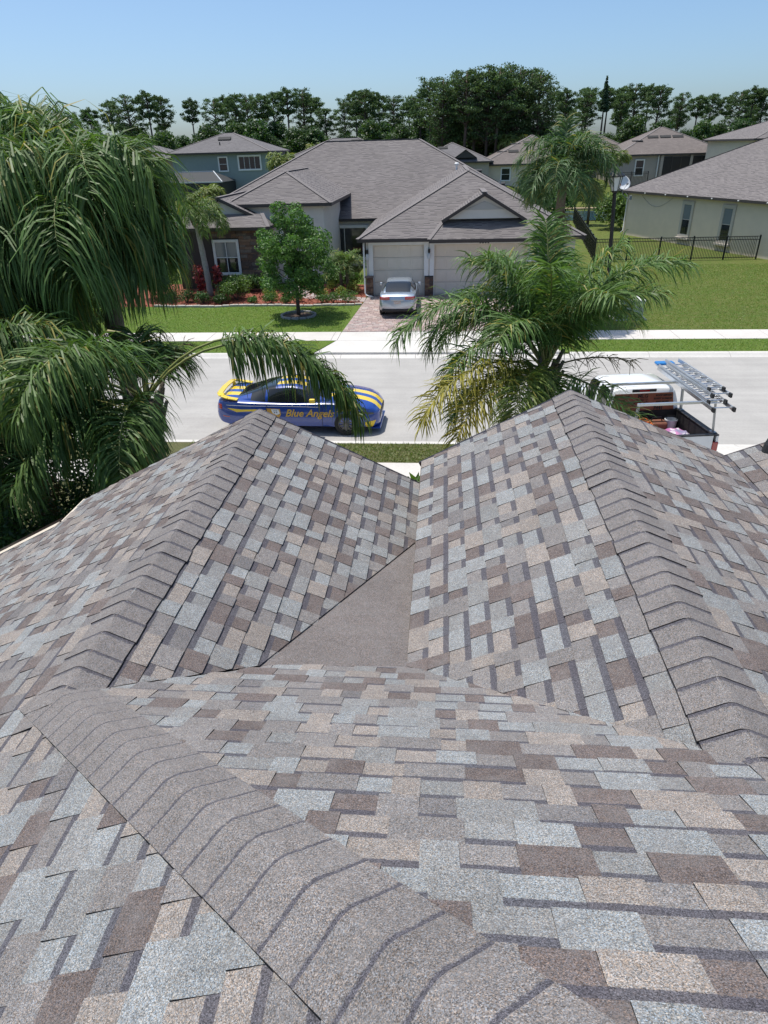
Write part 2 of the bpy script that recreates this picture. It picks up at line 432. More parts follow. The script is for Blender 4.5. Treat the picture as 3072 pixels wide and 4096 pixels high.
while y > YJL-.12:
    st = EXPO*rr.uniform(.88, 1.12); y2 = y-st
    cap(Vector((XL, y, ZL)), jit(Vector((XL, y2-.01, ZL))), unit(-1, 0, -SL), unit(1, 0, -SL), .175, False, (0, 0, 1)); y = y2
y = RAKE_R+.02
while y > YJR-.12:
    st = EXPO*rr.uniform(.88, 1.12); y2 = y-st
    cap(Vector((XR, y, ZR)), jit(Vector((XR, y2-.01, ZR))), unit(-1, 0, -SR), unit(1, 0, -SR2), .175, False, (0, 0, 1)); y = y2
# hip from the junction up to the main ridge
HA = Vector((XL, YJL, ZL)); HB = Vector((xt, YB, zf(YB))); hd = (HB-HA).normalized(); L_ = (HB-HA).length
nL = Vector((-SL, 0, 1)).normalized(); nF = Vector((0, FS, 1)).normalized()
dL = hd.cross(nL); dL = (dL if dL.z < 0 else -dL).normalized(); dF = hd.cross(nF); dF = (dF if dF.z < 0 else -dF).normalized()
s = -.2
while s < L_-.05:
    st = EXPO*rr.uniform(.94, 1.06)
    cap(HA+hd*s, HA+hd*(s+st+.02), dL, dF, .17, True, (0, 0, 1), rnd=.045, lift=.006, band=1.0); s += st
MB().lathe([(.085, -.03), (.075, .05), (.052, .12), (.05, .62), (.042, .62)], 16, 0, Matrix.Translation((3.075, 5.9, z3(3.075)))).build('vent_pipe', mat('black_vent', (.03, .032, .036), rough=.5), house)
# rakes, gutters, walls
M_DRIP = mat('brown_metal_edge', (.045, .03, .028), rough=.35, metal=.6)
M_CREAM = mat('cream_fascia', (.62, .55, .45), (.55, .48, .4), 6, .6)
M_STUC = mat('stucco_own', (.55, .50, .43), (.50, .45, .39), 3, .9, .3, 120)
def rake(name, a, b, w=.035, h=.15, m=None, dz=-.08, p=None):
    o = MB().bar(Vector(a)+Vector((0, 0, dz)), Vector(b)+Vector((0, 0, dz)), w, h).build(name, m or M_DRIP, p or house); return o
rake('rake_board', (-4.02, RAKE_L+.02, zl(-4.02)), (XL, RAKE_L+.02, ZL)); rake('rake_board', (XL, RAKE_L+.02, ZL), (XV, RAKE_L+.02, zl(XV)))
rake('rake_board', (XE, RAKE_R+.02, ZE), (XR, RAKE_R+.02, ZR)); rake('rake_board', (XR, RAKE_R+.02, ZR), (XQ, RAKE_R+.02, zrr(XQ)))
rake('rake_board', (XQ+.02, RAKE_R-.03, z3(XQ)), (X3, RAKE_R-.03, z3(X3)))
MB().bar((XW, RAKE_L2-.02, zl(XW)+.012), (-4.03, RAKE_L2-.02, zl(-4.03)+.012), .10, .012, up=(SL, 0, 1)).build('rake_flashing', M_CREAM, house)
MB().bar((XW, RAKE_L2+.08, zl(XW)-.02), (-4.03, RAKE_L2+.08, zl(-4.03)-.02), .09, .08, up=(SL, 0, 1)).build('gutter', M_DRIP, house)
MB().bar((-4.0, RAKE_L2+.03, zl(-4.0)-.05), (-4.0, RAKE_L, zl(-4.0)-.05), .03, .12).build('rake_return', M_CREAM, house)
MB().box(XE-.012, XE+.03, yvr(XE)-.2, RAKE_R, zl(XE)-.25, ZE-.025).build('fascia', M_UNDER, house)
def gable_wall(x0, x1, y_, zt, n=14):
    mb = MB(); xs = [x0+(x1-x0)*i/n for i in range(n+1)]
    mb.prism([(x0, .05)]+[(x1, .05)]+[(x, zt(x)-.2) for x in reversed(xs)], y_-.2, y_, axis='y'); return mb.build('wall', M_STUC, house)
gable_wall(-4.0, XE-.05, RAKE_L-.35, zl); gable_wall(XE, XQ, RAKE_R-.35, lambda x: zrl(x) if x < XR else zrr(x), 20)
gable_wall(XW+.4, -4.02, RAKE_L2-.3, zl); gable_wall(XQ, X3*2-XQ, RAKE_R-.4, lambda x: z3(X3-abs(x-X3)))
MB().box(XW+.4, XW+.6, -8, RAKE_L2-.5, .05, zl(XW)).build('wall', M_STUC, house)
# ================================================================ ground, street, pavements
def grass_mat(name, a, b, c, dry=.0):
    m, t, N, bs = newmat(name); bs.inputs['Roughness'].default_value = .9; bs.inputs['Specular IOR Level'].default_value = .15
    co = coord(t, None, 'Position')
    n1 = noise(t, co, .35, 6, .7); n2 = noise(t, coord(t, (.8, 1.6, 1), 'Position'), 2.6, 7, .75); n3 = noise(t, co, 55, 2)
    k = mixc(t, ramp(t, n1.outputs[0], [(.35, 0), (.65, 1)]), a, b)
    k = mixc(t, ramp(t, n2.outputs[0], [(.4, 0), (.75, .8)]), k, c)
    k = mixc(t, 1, k, ramp(t, n3.outputs[0], [(.25, .6), (.75, 1.35)]), 'MULTIPLY')
    t.links.new(k, bs.inputs['Base Color']); bump(t, n3.outputs[0], bs, .8, .05); return m
M_LAWN = grass_mat('lawn_grass', (.09, .165, .025), (.115, .185, .03), (.15, .18, .045))
M_LAWN2 = grass_mat('patchy_grass', (.078, .135, .02), (.11, .15, .03), (.19, .155, .068))
M_LAWNN = grass_mat('near_grass', (.10, .12, .045), (.13, .13, .06), (.18, .15, .09))
def conc_mat(name, c, joint=None):
    m, t, N, b = newmat(name); b.inputs['Roughness'].default_value = .85; b.inputs['Specular IOR Level'].default_value = .3
    co = coord(t, None, 'Position'); n1 = noise(t, co, .5, 6, .7); n2 = noise(t, co, 14, 5, .7); n3 = noise(t, co, 240, 2)
    k = mixc(t, 1, c, ramp(t, n1.outputs[0], [(.3, .88), (.7, 1.07)]), 'MULTIPLY')
    k = mixc(t, 1, k, ramp(t, n2.outputs[0], [(.3, .93), (.7, 1.06)]), 'MULTIPLY')
    if joint:
        n4 = noise(t, coord(t, (.06, 1.6, 1), 'Position'), 1.0, 4, .6); k = mixc(t, 1, k, ramp(t, n4.outputs[0], [(.3, .88), (.7, 1.06)]), 'MULTIPLY')
        n5 = noise(t, coord(t, None, 'Position'), .9, 3, .5); k = mixc(t, ramp(t, n5.outputs[0], [(.70, 0), (.78, .35)]), k, (.13, .125, .12))
    t.links.new(k, b.inputs['Base Color']); bump(t, n3.outputs[0], b, .3, .004); return m
M_CONC = conc_mat('concrete', (.56, .54, .51)); M_WALK = conc_mat('sidewalk_concrete', (.56, .53, .50)); M_ROADC = conc_mat('street_concrete', (.375, .362, .345), True)
def terr(x, y):
    def ss(a): a = max(0, min(1, a)); return a*a*(3-2*a)
    y0 = 60+28*ss((x-2)/9); return 2.7*ss((y-y0)/11)
g = MB(); gx = [-900, -300, -120]+list(range(-80, 81, 4))+[120, 300, 900]; gy_ = [-60, -20, 0, 10, 20, 29.4]+[30+2.5*i for i in range(40)]+[140, 180, 260, 500, 1500]
for i in range(len(gx)-1):
    for j in range(len(gy_)-1):
        g.poly([(x, y, terr(x, y)-(.10 if y < 29.5 else 0) + (.12 if y >= 29.45 else 0)) for x, y in ((gx[i], gy_[j]), (gx[i+1], gy_[j]), (gx[i+1], gy_[j+1]), (gx[i], gy_[j+1]))])
setting(g.build('ground', M_LAWN2, smooth=True))
setting(MB().poly([(-160, 17.3, 0), (160, 17.3, 0), (160, 25.75, 0), (-160, 25.75, 0)]).build('street', M_ROADC))
def kerb(name, y0, s, gaps):
    mb = MB(); pr = [(0, .004), (.12, .05), (.24, .118), (.42, .124), (.42, -.05), (0, -.05)]
    x = -70.0
    while x < 70:
        x1 = x+3.0; k = 1
        for a, b, h in gaps:
            if x1 > a and x < b: k = h
        P = [(y0+s*q, z*(k if z > 0 else 1)) for q, z in pr]
        mb.prism([(p[0], p[1]) for p in P], x+.006, x1-.006, axis='x'); x = x1
    return setting(mb.build(name, M_CONC))
kerb('kerb_far', 25.75, 1, [(-4.9, 4.6, .35)]); kerb('kerb_near', 17.3, -1, [(3.4, 9.3, .35)])
def sheet(name, pts, z, m, thick=.1):
    mb = MB(); mb.prism(pts, z-thick, z); return setting(mb.build(name, m))
LZ = .12
# far side
sheet('verge_left', [(-70, 26.17), (-5.15, 26.17), (-4.5, 28.05), (-70, 28.05)], LZ, M_LAWN)
sheet('verge_right', [(4.75, 26.17), (70, 26.17), (70, 28.05), (4.3, 28.05)], LZ, M_LAWN)
sheet('lawn_left', [(-70, 29.55), (-4.42, 29.55), (-4.1, 37.5), (-4.1, 44), (-70, 44)], LZ+.008, M_LAWN)
sheet('lawn_right', [(4.95, 29.55), (70, 29.55), (70, 47.5), (4.95, 47.5)], LZ+.008, M_LAWN2)
sheet('verge_near_left', [(-70, 15.6), (3.3, 15.6), (3.3, 16.88), (-70, 16.88)], LZ, M_LAWNN)
sheet('yard_near', [(-70, 5.2), (3.3, 5.2), (3.3, 14.3), (-70, 14.3)], LZ, M_LAWNN)
sheet('verge_near_right', [(9.4, 5.2), (70, 5.2), (70, 16.88), (9.4, 16.88)], LZ-.006, M_LAWNN)
def slabs(name, y0, y1, z, step, ranges):
    root = setting(MB().box(-70, 70, y0+.01, y1-.01, z-.14, z-.03).build(name, mat('joint_dirt', (.16, .14, .11))))
    for a, b in ranges:
        x = a
        while x < b:
            x1 = min(b, x+step); d = rr.uniform(-.003, .003)
            MB().box(x+.008, x1-.008, y0, y1, z-.12, z+d).build('slab', M_WALK, root); x = x1
    return root
slabs('sidewalk_far', 28.05, 29.55, .132, 1.83, [(-34, -4.45), (4.3, 34)])
slabs('sidewalk_near', 14.3, 15.6, .130, 1.83, [(-22, 3.3)])
ap = setting(MB().prism([(-5.1, 26.17), (4.75, 26.17), (4.3, 28.05), (4.3, 29.55), (-4.45, 29.55), (-4.45, 28.05)], 0, .110).build('driveway_apron', M_CONC))
for a, b in ((-4.98, -.25), (-.235, 4.63)):
    MB().prism([(a if a > -1 else -5.05, 26.2), (b if b < 1 else 4.7, 26.2), (b if b < 1 else 4.28, 28.02), (a if a > -1 else -4.47, 28.02)], .06, .126).build('slab', M_CONC, ap)
    MB().prism([(a if a > -1 else -4.43, 28.035), (b if b < 1 else 4.28, 28.035), (b if b < 1 else 4.28, 29.54), (a if a > -1 else -4.43, 29.54)], .06, .128).build('slab', M_CONC, ap)
dn = setting(MB().box(3.3, 9.4, 5.2, 16.88, 0, .10).build('driveway_near', M_CONC))
for i in range(2):
    for j in range(4):
        MB().box(3.32+i*3.04, 3.32+i*3.04+3.02, 5.2+j*2.92, 5.2+j*2.92+2.90, .05, .122).build('slab', M_CONC, dn)
# paver driveway: single pavers, the nearest 300 as pieces
PAVC = [(.36, .27, .245), (.40, .31, .285), (.33, .25, .24), (.38, .33, .31), (.29, .22, .21)]
def paver_mat():
    m, t, N, b = newmat('paver'); b.inputs['Roughness'].default_value = .9
    at = t.nodes.new('ShaderNodeVertexColor'); at.layer_name = 'col'; co = coord(t, None, 'Position')
    n2 = noise(t, co, 40, 4, .7); c = mixc(t, 1, at.outputs[0], ramp(t, n2.outputs[0], [(.3, .82), (.7, 1.12)]), 'MULTIPLY')
    n1 = noise(t, co, .8, 4, .6); c = mixc(t, 1, c, ramp(t, n1.outputs[0], [(.3, .9), (.7, 1.08)]), 'MULTIPLY')
    t.links.new(c, b.inputs['Base Color']); bump(t, n2.outputs[0], b, .3, .004); return m
M_PAV = paver_mat()
def paver_field(root, x0, x1, y0, y1, z, xl=None, n=300):
    cells = []; y = y0; row = 0; h = .185
    while y < y1-.02:
        a = x0+(xl(y) if xl else 0); x = a-(.16 if row % 2 else 0); 
        while x < x1:
            wd = rr.choice((.2, .26, .32, .26)); p0, p1 = max(x, a), min(x+wd, x1)
            if p1-p0 > .04: cells.append((p0+.006, p1-.006, y+.006, min(y+h, y1)-.006))
            x += wd
        y += h; row += 1
    rest = MB()
    for k, (a, b, c, d) in enumerate(cells):
        q = rr.uniform(.85, 1.12); edge = (b-x1 > -.1) ; col = tuple(v*q for v in rr.choice(PAVC))+(1,); dz = rr.uniform(-.002, .003)
        mb = MB() if k < n else rest
        mb.box(a, b, c, d, z-.05, z+dz, 0, None, col)
        if k < n: mb.build('paver', M_PAV, root)
    tag(rest.build('paver_field', M_PAV, root), kind='stuff')
dw = setting(MB().prism([(-4.42, 29.56), (4.93, 29.56), (4.93, 37.95), (-4.05, 37.95)], .02, .118).build('paver_driveway', mat('joint_sand', (.17, .13, .115), (.2, .16, .14), 20, .95)))
paver_field(dw, -4.42, 4.93, 29.57, 37.85, .138, lambda y: (y-29.57)*.045)
wk = setting(MB().prism([(-4.5, 37.15), (-4.05, 35.95), (-4.05, 37.15), (-7.2, 38.4), (-9.3, 41.9), (-10.1, 41.9), (-8.2, 37.6), (-5, 36.0)][:0] or [(-4.12, 36.0), (-4.12, 37.1), (-7.2, 38.3), (-8.9, 41.9), (-10.1, 41.9), (-8.1, 37.3)], .05, .155).build('entry_walk', mat('walk_paver', (.30, .25, .235), (.37, .32, .30), 9, .9, .4, 30)))
# mulch beds
M_MULCH = mat('red_mulch', (.20, .055, .035), (.30, .10, .06), 26, .95, .9, 60, bd=.04)
setting(MB().prism([(-20, 35.35), (-9, 35.25), (-5.2, 35.25), (-4.2, 35.35), (-4.1, 41), (-10, 42), (-20, 42)], .04, .142).build('mulch_bed', M_MULCH))
n = 2600; P = np.c_[rng.uniform(-16, -4.3, n), rng.uniform(35.4, 40.2, n), rng.uniform(.15, .185, n)]
d1 = rng.normal(size=(n, 3)); d1[:, 2] *= .3; d1 /= np.linalg.norm(d1, axis=1)[:, None]; d2 = np.cross(d1, rng.normal(size=(n, 3))); d2 /= np.linalg.norm(d2, axis=1)[:, None]
a_, b_ = d1*.055, d2*.02
tag(quads('mulch_chips', np.stack([P-a_-b_, P+a_-b_, P+a_+b_, P-a_+b_], 1), M_MULCH), 'shredded red bark mulch scattered over the planting bed', 'mulch', kind='stuff')
ed = thing('bed_edging', 'wavy row of pale flat stones edging the red mulch bed', 'edging', (0, 0, 0))
M_EDGE = mat('pale_stone', (.52, .49, .43), (.38, .36, .32), 7, .9, .5, 40)
x = -15.4
while x < -4.45:
    l = rr.uniform(.32, .5); yy = 35.17+.10*math.sin(x*1.1)+.05*math.sin(x*2.7)
    Mx = Matrix.Translation((x+l/2, yy, .16)) @ Matrix.Rotation(rr.uniform(-.12, .12)+.1*math.cos(x*1.1), 4, 'Z')
    MB().box(-l/2+.01, l/2-.01, -.085, .085, -.08, .065+rr.uniform(-.01, .015), 0, Mx).build('edging_stone', M_EDGE, ed, bevel=.02); x += l
rg = thing('tree_ring', 'ring of scalloped grey edging stones round the young oak trunk', 'edging', (-7.05, 32.85, .12))
for k in range(14):
    a = 2*math.pi*k/14; MB().box(-.17, .17, -.06, .06, -.05, .11+rr.uniform(-.01, .01), 0, Matrix.Rotation(a, 4, 'Z') @ Matrix.Translation((0, -.82, 0))).build('edging_stone', mat('grey_edging', (.25, .245, .24), (.33, .32, .31), 9, .9, .4, 40), rg, bevel=.03)
MB().lathe([(.78, -.02), (.7, .03), (.3, .06), (.01, .08)], 20).build('mulch', mat('dark_mulch', (.07, .045, .035), (.12, .08, .06), 25, .95, .8, 70), rg)
# ================================================================ houses
def far_roof_mat(name, c, dk):
    m, t, N, b = newmat(name); b.inputs['Roughness'].default_value = .92; b.inputs['Specular IOR Level'].default_value = .3
    tc = t.nodes.new('ShaderNodeTexCoord').outputs['UV']
    br = nd(t, 'ShaderNodeTexBrick', i_Scale=1.0, offset=.37, squash=.7, squash_frequency=3); br.inputs['Brick Width'].default_value = .34; br.inputs['Row Height'].default_value = .145
    br.inputs['Mortar Size'].default_value = .0; br.inputs['Color1'].default_value = (1, 1, 1, 1); br.inputs['Color2'].default_value = (0, 0, 0, 1); br.inputs['Bias'].default_value = 0
    t.links.new(tc, br.inputs['Vector'])
    sx = nd(t, 'ShaderNodeSeparateXYZ'); t.links.new(tc, sx.inputs[0])
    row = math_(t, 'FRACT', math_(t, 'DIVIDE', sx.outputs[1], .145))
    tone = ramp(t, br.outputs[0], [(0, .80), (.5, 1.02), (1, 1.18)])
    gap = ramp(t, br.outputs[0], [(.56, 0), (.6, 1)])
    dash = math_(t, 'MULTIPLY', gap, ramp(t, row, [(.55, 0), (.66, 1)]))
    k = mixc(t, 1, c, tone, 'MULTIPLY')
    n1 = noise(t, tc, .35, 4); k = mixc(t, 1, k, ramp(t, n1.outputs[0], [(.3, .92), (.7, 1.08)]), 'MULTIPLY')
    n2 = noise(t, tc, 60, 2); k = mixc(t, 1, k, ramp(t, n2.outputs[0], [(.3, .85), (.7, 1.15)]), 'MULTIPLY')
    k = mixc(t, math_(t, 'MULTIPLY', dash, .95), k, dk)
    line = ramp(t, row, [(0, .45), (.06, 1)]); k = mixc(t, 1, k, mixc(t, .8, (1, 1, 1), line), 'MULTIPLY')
    t.links.new(k, b.inputs['Base Color']); return m
M_FR = far_roof_mat('far_shingles', (.172, .156, .153), (.066, .06, .064))
M_FR2 = far_roof_mat('far_shingles_brown', (.165, .142, .132), (.10, .085, .08))
M_FR3 = far_roof_mat('far_shingles_grey', (.15, .142, .145), (.09, .085, .088))
M_SOF = mat('dark_fascia', (.05, .042, .04), rough=.6)
M_W1 = mat('stucco_grey', (.70, .665, .61), (.65, .615, .565), 2, .9, .25, 90)
M_W2 = mat('stucco_beige', (.70, .60, .47), (.65, .56, .44), 1.5, .9, .25, 90)
M_W3 = mat('stucco_bluegreen', (.27, .325, .325), (.245, .30, .30), 1.5, .9, .2, 90)
M_W4 = mat('stucco_brown', (.42, .375, .335), (.385, .345, .31), 1.5, .9, .2, 90)
M_WHITE = mat('white_trim', (.82, .82, .80), (.77, .77, .75), 5, .55)
M_DOOR = mat('garage_door_paint', (.78, .71, .61), (.73, .665, .57), 3, .6)
def glass_mat(name, c=(.02, .024, .028), r=.06):
    m, t, N, b = newmat(name); b.inputs['Base Color'].default_value = (*c, 1); b.inputs['Roughness'].default_value = r; b.inputs['Specular IOR Level'].default_value = .8; return m
M_GLASS = glass_mat('window_glass'); M_BLIND = glass_mat('window_blind', (.17, .20, .215), .15)
M_BLACK = mat('black_metal', (.012, .012, .013), rough=.45, spec=.5); M_SCREEN = mat('dark_screen', (.03, .033, .036), rough=.8)
class RoofMB(MB):
    def face(s, pts, m=0):
        pts = [Vector(p) for p in pts]; n = (pts[1]-pts[0]).cross(pts[2]-pts[0]).normalized()
        if n.z < 0: pts = pts[::-1]; n = -n
        U = Vector((0, 0, 1)).cross(n).normalized() if abs(n.z) < .999 else Vector((1, 0, 0)); V = n.cross(U)
        s.poly(pts, m, None, [(p.dot(U), p.dot(V)) for p in pts]); return s
def eave(mb, a, b, m=1, h=.17, th=.04):
    mb.bar(Vector(a)+Vector((0, 0, -h/2-.005)), Vector(b)+Vector((0, 0, -h/2-.005)), th, h, m)
def hip_roof(mb, x0, x1, y0, y1, z, s, soffit=True, open_back=False):
    w, d = x1-x0, y1-y0
    if open_back:                                                # front hip end, ridge runs back along y
        h = w/2; r0 = (x0+h, y0+h, z+h*s); r1 = (x0+h, y1, z+h*s)
        mb.face([(x0, y0, z), (x1, y0, z), r0]); mb.face([(x0, y0, z), r0, r1, (x0, y1, z)]); mb.face([(x1, y0, z), (x1, y1, z), r1, r0])
        hips = [((x0, y0, z), r0), ((x1, y0, z), r0), (r0, r1)]; E = [((x0, y0, z), (x1, y0, z)), ((x0, y0, z), (x0, y1, z)), ((x1, y0, z), (x1, y1, z))]
    elif w >= d:
        h = d/2; r0 = (x0+h, y0+h, z+h*s); r1 = (x1-h, y0+h, z+h*s)
        mb.face([(x0, y0, z), (x1, y0, z), r1, r0]); mb.face([(x1, y1, z), (x0, y1, z), r0, r1]); mb.face([(x0, y1, z), (x0, y0, z), r0]); mb.face([(x1, y0, z), (x1, y1, z), r1])
        hips = [((x0, y0, z), r0), ((x1, y0, z), r1), ((x0, y1, z), r0), ((x1, y1, z), r1), (r0, r1)]; E = [((x0, y0, z), (x1, y0, z)), ((x1, y0, z), (x1, y1, z)), ((x1, y1, z), (x0, y1, z)), ((x0, y1, z), (x0, y0, z))]
    else:
        h = w/2; r0 = (x0+h, y0+h, z+h*s); r1 = (x0+h, y1-h, z+h*s)
        mb.face([(x0, y0, z), (x1, y0, z), r0]); mb.face([(x1, y1, z), (x0, y1, z), r1]); mb.face([(x0, y1, z), (x0, y0, z), r0, r1]); mb.face([(x1, y0, z), (x1, y1, z), r1, r0])
        hips = [((x0, y0, z), r0), ((x1, y0, z), r0), ((x0, y1, z), r1), ((x1, y1, z), r1), (r0, r1)]; E = [((x0, y0, z), (x1, y0, z)), ((x1, y0, z), (x1, y1, z)), ((x1, y1, z), (x0, y1, z)), ((x0, y1, z), (x0, y0, z))]
    for a, b in E: eave(mb, a, b)
    if soffit: mb.poly([(x0, y1, z-.16), (x1, y1, z-.16), (x1, y0, z-.16), (x0, y0, z-.16)], 1)
    for a, b in hips: mb.bar(Vector(a)+Vector((0, 0, .008)), Vector(b)+Vector((0, 0, .008)), .24, .014, 2)
    return hips
M_CAPF = mat('far_ridge_cap', (.19, .172, .168), (.155, .14, .138), 14, .9)
def window(parent, x0, x1, z0, z1, y, cols=1, rows=2, fr=.1, nd_=1, white=None, pane=None, sill=False):
    """window in a wall facing -y (nd_=1)"""
    white = white or M_WHITE; pane = pane or M_GLASS
    f = MB(); f.box(x0-fr, x1+fr, y-.05, y+.04, z1, z1+fr); f.box(x0-fr, x1+fr, y-.06, y+.04, z0-fr, z0); f.box(x0-fr, x0, y-.045, y+.04, z0, z1); f.box(x1, x1+fr, y-.045, y+.04, z0, z1)
    w_ = f.build('window', white, parent, bevel=.008)
    cw, rh = (x1-x0)/cols, (z1-z0)/rows
    for i in range(cols):
        for j in range(rows):
            pm = pane if not isinstance(pane, list) else pane[j % len(pane)]
            MB().box(x0+i*cw+.02, x0+(i+1)*cw-.02, y-.005, y+.02, z0+j*rh+.02, z0+(j+1)*rh-.02).build('pane', pm, w_)
    b = MB()
    for i in range(cols+1): b.box(max(x0, x0+i*cw-.02), min(x1, x0+i*cw+.02), y-.02, y+.03, z0, z1)
    for j in range(rows+1): b.box(x0, x1, y-.018, y+.03, max(z0, z0+j*rh-.02), min(z1, z0+j*rh+.02))
    b.build('muntin', white, w_); return w_
def vent_box(parent, p, w=.9, d=.5, h=.13, m=None, tilt=0.0):
    mb = MB(); Mx = Matrix.Translation(p) @ Matrix.Rotation(tilt, 4, 'X')
    mb.box(-w/2, w/2, -d/2, d/2, 0, h*.5, 0, Mx); mb.prism([(-d/2, h*.5), (d/2, h*.5), (d/2, h), (-d/2, h*.62)], -w/2-.04, w/2+.04, axis='x'); 
    k = len(mb.v)-8
    for i in range(k, k+8): mb.v[i] = tuple(Mx @ Vector(mb.v[i]))
    return mb.build('roof_vent', m or mat('vent_black', (.02, .02, .021), rough=.8), parent)
# ---- the house across the street
A = thing('garage_house', 'low stucco house across the street with two garage doors and grey shingle roof', 'house')
rf = RoofMB()
hip_roof(rf, -18, 7.1, 48, 66, 3.2, .517)
main_roof = rf.build('roof', [M_FR, M_SOF, M_CAPF], A)
rf = RoofMB(); hip_roof(rf, -4.5, 7.3, 37.15, 56, 3.12, .5, open_back=True)
s_ = .5; rf.face([(-.72, 36.98, 3.06), (6.2, 36.98, 3.06), (6.2, 38.55, 3.06+.5*1.57), (.05, 38.55, 3.06+.5*1.57)])
rf.face([(-.72, 36.98, 3.06), (.05, 38.55, 3.06+.785), (-.5, 38.6, 3.7)])
eave(rf, (-.72, 36.98, 3.06), (6.2, 36.98, 3.06)); rf.bar((-.72, 36.98, 3.07), (.05, 38.55, 3.86), .22, .03, 2)
GP = (2.14, 5.17); fx = 2.2; gz = GP[1]-.58*fx
for sx in (-1, 1):
    rf.face([(GP[0], 38.0, GP[1]), (GP[0], 42.5, GP[1]), (GP[0]+sx*fx, 42.5, gz), (GP[0]+sx*fx, 38.0, gz)])
    rf.bar((GP[0], 38.02, GP[1]-.09), (GP[0]+sx*fx, 38.02, gz-.09), .05, .15, 1)
rf.bar((GP[0], 38.0, GP[1]+.015), (GP[0], 41.6, GP[1]+.015), .3, .03, 2)
rf.build('garage_roof', [M_FR, M_SOF, M_CAPF], A)
MB().prism([(GP[0]-fx+.2, gz+.02), (GP[0]+fx-.2, gz+.02), (GP[0], GP[1]-.2)], 38.2, 38.4, axis='y').build('gable_wall', M_W1, A)
MB().prism([(GP[0]-1.05, gz+.45), (GP[0]+1.05, gz+.45), (GP[0], GP[1]-.42)], 38.16, 38.205, axis='y').build('gable_panel', mat('gable_panel', (.45, .435, .41)), A)
rf = RoofMB(); hip_roof(rf, -12.8, -6.45, 41.6, 52, 4.62, .5, open_back=True); rf.build('entry_roof', [M_FR, M_SOF, M_CAPF], A)
rf = RoofMB(); bx, bz = -12.95, 5.05
rf.face([(bx, 41.0, bz), (bx, 48, bz), (-9.9, 48, 3.58), (-9.9, 41.0, 3.58)]); rf.face([(bx, 41.0, bz), (bx, 48, bz), (-16, 48, 3.58), (-16, 41.0, 3.58)])
rf.face([(-16, 39.9, 3.55), (-9.88, 39.9, 3.55), (-10.45, 41.1, 3.55+.6), (-16, 41.1, 3.55+.6)]); rf.face([(-9.88, 39.9, 3.55), (-9.88, 41.3, 3.55), (-10.45, 41.1, 4.15)])
eave(rf, (-16, 39.9, 3.55), (-9.88, 39.9, 3.55)); eave(rf, (-9.88, 39.9, 3.55), (-9.88, 46, 3.56)); rf.bar((bx, 41.0, bz-.09), (-10.6, 41.0, bz-.09-.47*2.35), .05, .17, 1); rf.bar((bx, 41.0, bz-.09), (-15.4, 41.0, bz-.09-.47*2.45), .05, .17, 1)
rf.bar((-9.88, 39.9, 3.56), (-10.45, 41.1, 4.17), .22, .03, 2); rf.bar((bx, 41, bz+.01), (bx, 47, bz+.01), .26, .03, 2)
rf.build('porch_roof', [M_FR, M_SOF, M_CAPF], A)
MB().prism([(-15.3, 4.0), (-10.7, 4.0), (bx, bz-.2)], 41.3, 41.5, axis='y').build('gable_wall', M_W1, A)
MB().box(-17.6, 6.7, 48.4, 65.5, 0, 3.2).build('wall', M_W1, A)
MB().box(-12.45, -7.0, 42.0, 49, 0, 4.6).build('entry_wall', M_W1, A)
MB().box(-15.6, -10.3, 40.45, 48, 0, 3.5).build('side_wall', M_W1, A)
# garage walls with door openings
gw = MB(); DT = 2.76
gw.box(-4.1, -3.72, 37.6, 37.95, 0, 3.1); gw.box(-.98, -.44, 37.6, 37.95, 0, 3.1); gw.box(-3.72, -.98, 37.6, 37.95, DT, 3.1); gw.box(-.44, 4.46, 37.6, 37.95, DT, 3.1); gw.box(4.46, 6.9, 37.6, 37.95, 0, 3.1)
gw.box(-4.1, 6.9, 38.3, 48.2, 0, 3.1); gw.build('garage_wall', M_W1, A)
for x0, x1, n_ in ((-3.72, -.98, 4), (-.44, 4.46, 8)):
    gd = MB().box(x0, x1, 37.86, 37.93, .1, DT).build('garage_door', M_DOOR, A)
    pw = (x1-x0)/n_; ph = (DT-.14)/4
    for i in range(n_):
        for j in range(4): MB().box(x0+i*pw+.06, x0+(i+1)*pw-.06, 37.835, 37.87, .14+j*ph+.07, .14+(j+1)*ph-.07).build('door_panel', M_DOOR, gd, bevel=.012)
    for j in range(1, 4): MB().box(x0, x1, 37.852, 37.862, .14+j*ph-.008, .14+j*ph+.008).build('seam', mat('door_seam', (.25, .24, .22)), gd)
    t_ = MB(); t_.box(x0-.24, x0, 37.54, 37.62, .1, DT+.24); t_.box(x1, x1+.24, 37.54, 37.62, .1, DT+.24); t_.box(x0, x1, 37.54, 37.62, DT, DT+.24); t_.build('door_trim', M_WHITE, A, bevel=.01)
for x in (-4.02, -.71):
    sc = MB().box(x-.05, x+.05, 37.45, 37.6, 2.28, 2.42).box(x-.06, x+.06, 37.38, 37.55, 2.38, 2.55).build('sconce', M_BLACK, A)
    MB().lathe([(.07, 0), (.085, .1), (.085, .26), (.05, .3)], 10, 0, Matrix.Translation((x, 37.44, 2.05))).build('lamp_glass', mat('frosted', (.55, .58, .6), rough=.3), sc)
